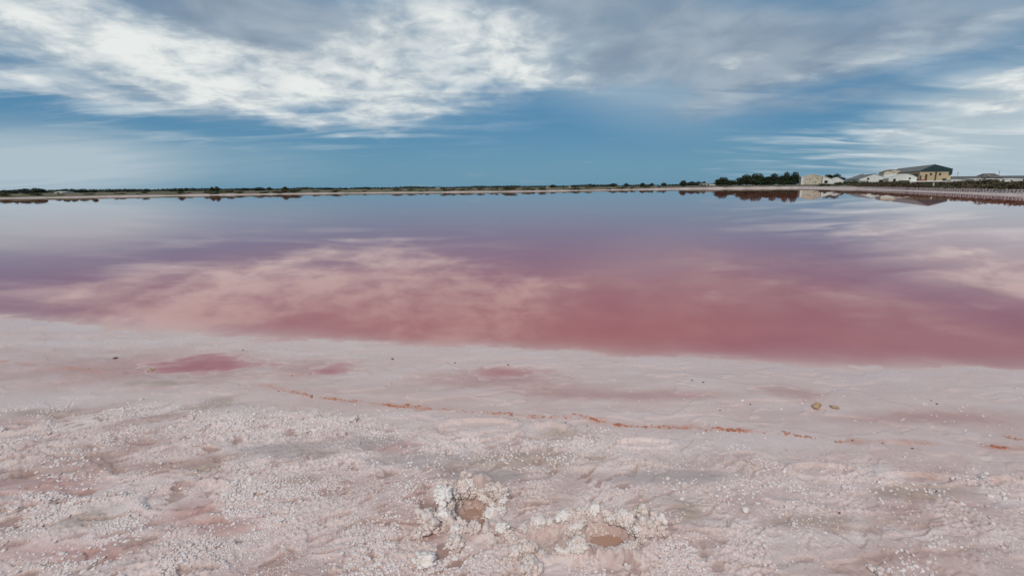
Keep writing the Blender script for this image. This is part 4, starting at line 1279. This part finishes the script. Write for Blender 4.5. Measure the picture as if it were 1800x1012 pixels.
for px, py, dpx, white, lab in [
        (748, 976, 40, True, 'large round smooth white salt ball left of the footprints'),
        (758, 905, 52, False, 'big cream cauliflower salt lump walling the left footprint'),
        (778, 872, 34, True, 'pale peaked salt lump topping the far rim of the left footprint'),
        (735, 932, 26, False, 'knobbly salt lump beside the big cream one'),
        (800, 945, 40, False, 'pinkish salt lump on the near rim of the left footprint'),
        (882, 928, 26, True, 'clean white salt lump between the two footprints'),
        (899, 944, 16, True, 'small white salt pebble between the two footprints'),
        (908, 968, 34, False, 'knobbly salt lump left of the trench of the right footprint'),
        (932, 992, 44, False, 'big knobbly salt lump on the near side of the trench'),
        (1130, 888, 36, False, 'broad salt lump heading the far rim of the right footprint'),
        (1158, 908, 36, False, 'tall salt lump on the outer rim of the right footprint'),
        (1540, 986, 40, False, 'flat pale salt crust slab lying apart from the footprints'),
        (1310, 888, 16, True, 'small bright white salt lump on the grey crust'),
        (622, 728, 20, False, 'low rounded salt mound beside the red residue line'),
        (603, 757, 15, False, 'small salt lump at the edge of the white nodules'),
        (1318, 805, 16, False, 'small pointed salt lump below the red residue line')]:
    p = at(px, py + dpx * .25, .06)
    lump(p[0], p[1], dpx * mpp(px, py) * (.54 if 700 < px < 1250 and py > 860 else .44), lab, None, white, lift=-.25 if px == 1540 else .22)
def ring_lumps(H, n, lab, grp, lo=1.15, hi=1.9, a0=0, a1=360, s0=.010, s1=.041):
    for k in range(n):
        a = math.radians(rl.uniform(a0, a1) + 14 * math.sin(k * 1.7)); q = lo + (hi - lo) * rl.random() ** 1.4 * (.55 + .45 * math.sin(3 * a + 1))
        q = max(q, lo)
        x, y = H.c[0] + H.ax * q * math.cos(a), H.c[1] + H.ay * q * math.sin(a)
        wh = rl.random() < .35
        lump(x, y, rl.uniform(s0, s1) * rl.uniform(.7, 1.15), lab % ('white' if wh else 'pinkish'), grp, wh, lift=.08)
ring_lumps(HOLE_A, 110, 'small knobbly %s salt lump on the rim of the left footprint', 'salt lumps round the left footprint', .92)
ring_lumps(HOLE_B, 115, 'small knobbly %s salt lump on the rim of the right footprint', 'salt lumps round the right footprint', 1.0, 2.0, -60, 170)
ring_lumps(HOLE_A, 34, 'tiny %s salt knob on the inner wall of the left footprint', 'salt knobs inside the left footprint', .70, 1.0, -20, 200, .006, .013)
ring_lumps(HOLE_B, 34, 'tiny %s salt knob on the inner wall of the right footprint', 'salt knobs inside the right footprint', .72, 1.0, -20, 200, .006, .013)
ring_lumps(TRENCH_B, 30, 'small knobbly %s salt lump along the trench of the right footprint', 'salt lumps along the trench', 1.1, 1.5, 60, 330)
for k in range(45):
    px, py = rl.uniform(40, 1780), rl.uniform(800, 1005)
    p = at(px, py); wh = rl.random() < .3
    lump(p[0], p[1], rl.uniform(.006, .012), 'loose %s salt lump lying on the crust away from the footprints' % ('white' if wh else 'pinkish'), 'loose salt lumps on the crust', wh, lift=.2)

# --- red residue flakes along the drying line
def red_streak(pts_px, n, wid, label, dens=1.0):
    pts = [at(*p) for p in pts_px]; bm = bmesh.new(); rr = random.Random(int(pts_px[0][0]))
    n = int(n * 1.2)
    xy = []
    for k in range(n):
        t = rr.random() * (len(pts) - 1); i = min(int(t), len(pts) - 2); f = t - i
        c = pts[i] * (1 - f) + pts[i + 1] * f
        xy.append((c[0] + rr.gauss(0, .012), c[1] + rr.gauss(0, wid)))
    xy = np.array(xy); zs, _ = full_height(xy[:, 0].copy(), xy[:, 1].copy())
    for k in range(n):
        x, y = xy[k]; z = zs[k] - .0008; s = dens * rr.uniform(.0018, .0055) * (2.0 if rr.random() < .14 else 1)
        m_ = bmesh.ops.create_icosphere(bm, subdivisions=2, radius=s)['verts']
        q = Matrix.Rotation(rr.uniform(0, 6.28), 3, 'Z')
        for v in m_:
            w_ = v.co * (1 + .45 * mnoise.noise(v.co / s * 1.3 + Vector((k, 0, 0))))
            v.co = q @ Vector((w_.x * 1.7, w_.y, w_.z * .55)) + Vector((x, y, z + s * .15))
    me = bpy.data.meshes.new('red_residue'); bm.to_mesh(me); bm.free()
    tag(link('red_residue', me, MAT_CRUST), label, 'residue', 'red residue streaks on the drying line', 'stuff')
for pts, n, wd, lab in [
        ([(533, 699), (575, 707), (625, 712)], 42, .010, 'thin red residue streak where the drying line bends'),
        ([(668, 716), (705, 721), (738, 721)], 40, .012, 'short dense red residue streak with small clumps'),
        ([(862, 734), (890, 734), (975, 741)], 46, .010, 'long broken red residue streak above the shoe print'),
        ([(1004, 735), (1030, 740), (1056, 748)], 34, .010, 'dotted red residue clumps on the drying line'),
        ([(1080, 752), (1110, 757), (1188, 758)], 60, .007, 'long thin dark-red residue streak along the crust edge'),
        ([(1255, 762), (1285, 765), (1308, 766)], 50, .012, 'thickest bright orange residue patch'),
        ([(1376, 769), (1400, 775), (1428, 780)], 30, .009, 'slanting red residue streak below the scattered nodules'),
        ([(1466, 787), (1482, 788)], 12, .008, 'tiny red residue patch by a white salt clump'),
        ([(1728, 790), (1765, 794)], 26, .010, 'lone red residue patch far along the drying line'),
        ([(1765, 776), (1800, 779)], 14, .012, 'faint brown-red residue specks above the lone red patch'),
        ([(120, 652), (180, 659)], 14, .012, 'faint orange residue trace near the pink puddle')]:
    red_streak(pts, n, wd, lab)
red_streak([(470, 685), (540, 701), (610, 711), (700, 720), (800, 729), (870, 734), (975, 741), (1055, 747), (1185, 758), (1310, 766), (1430, 779)], 420, .012, 'sparse rusty crumbs strung all along the drying line', .62)
# --- shells, pebbles
def pebble(px, py, dpx, mat, label, flat=.6, group=None, name='pebble'):
    p = at(px, py); r0 = dpx * mpp(px, py) * .5
    me = lump_mesh(int(px * 7 + py), 3, .5); me.materials.append(mat)
    o = link(name, me); o.location = (p[0], p[1], ground_z(*p) + r0 * .25); o.scale = (r0, r0 * .8, r0 * flat)
    o.rotation_euler = (0, 0, rl.uniform(0, 6.28))
    tag(o, label, 'pebble', group)
def shell(px, py, dpx, rot, label):
    """an open half shell lying on its back"""
    p = at(px, py); r0 = dpx * mpp(px, py) * .5
    bm = bmesh.new(); n = 20; rings = []
    for layer, (inn, dz) in enumerate(((1.0, 0.0), (.86, .05))):
        for i in range(6):
            f = i / 5; rr_ = math.sin(f * math.pi / 2) * inn; zz = (1 - math.cos(f * math.pi / 2)) * .75 + dz * (1 - f)
            rings.append([bm.verts.new((math.cos(a) * max(rr_, .03) * (1 + .05 * (k % 2)), math.sin(a) * max(rr_, .03) * .78 * (1.0 if math.sin(a) > 0 else .85), zz)) for k, a in enumerate(2 * math.pi * j / n for j in range(n))])
    for a, b in ((0, 1), (1, 2), (2, 3), (3, 4), (4, 5), (5, 11), (11, 10), (10, 9), (9, 8), (8, 7), (7, 6)):
        for k in range(n): bm.faces.new((rings[a][k], rings[a][(k + 1) % n], rings[b][(k + 1) % n], rings[b][k]))
    bm.faces.new(rings[0]); bm.faces.new(rings[6])
    bmesh.ops.recalc_face_normals(bm, faces=bm.faces)
    for f in bm.faces: f.smooth = True
    me = bpy.data.meshes.new('shell'); bm.to_mesh(me); bm.free(); me.materials.append(MAT_TAN)
    o = link('shell', me); o.location = (p[0], p[1], ground_z(*p) - .002); o.scale = (r0, r0, r0); o.rotation_euler = (.35, -.2, rot)
    tag(o, label, 'shell')
shell(1434, 722, 17, .4, 'open cupped tan shell with dark hollow on the pink flat')
pebble(1466, 723, 14, MAT_TAN, 'tan pebble next to the cupped shell')
pebble(265, 653, 15, MAT_TAN, 'tan stone at the end of the pink puddle')
pebble(204, 634, 7, MAT_PEB, 'dark pebble alone on the pale flat near the water')
for px, py in [(427, 616), (393, 630), (513, 664), (690, 633), (800, 640), (893, 643), (1216, 673), (1236, 677), (1318, 716), (1265, 727), (1636, 708), (1646, 714), (1497, 784), (1550, 787), (1602, 797), (1322, 1003), (1473, 920), (1642, 878), (994, 752), (1032, 756)]:
    pebble(px, py, rl.uniform(3.2, 5), MAT_PEB, 'dark speck of grit on the pale salt flat', .6, 'dark grit specks on the salt flat', 'grit')
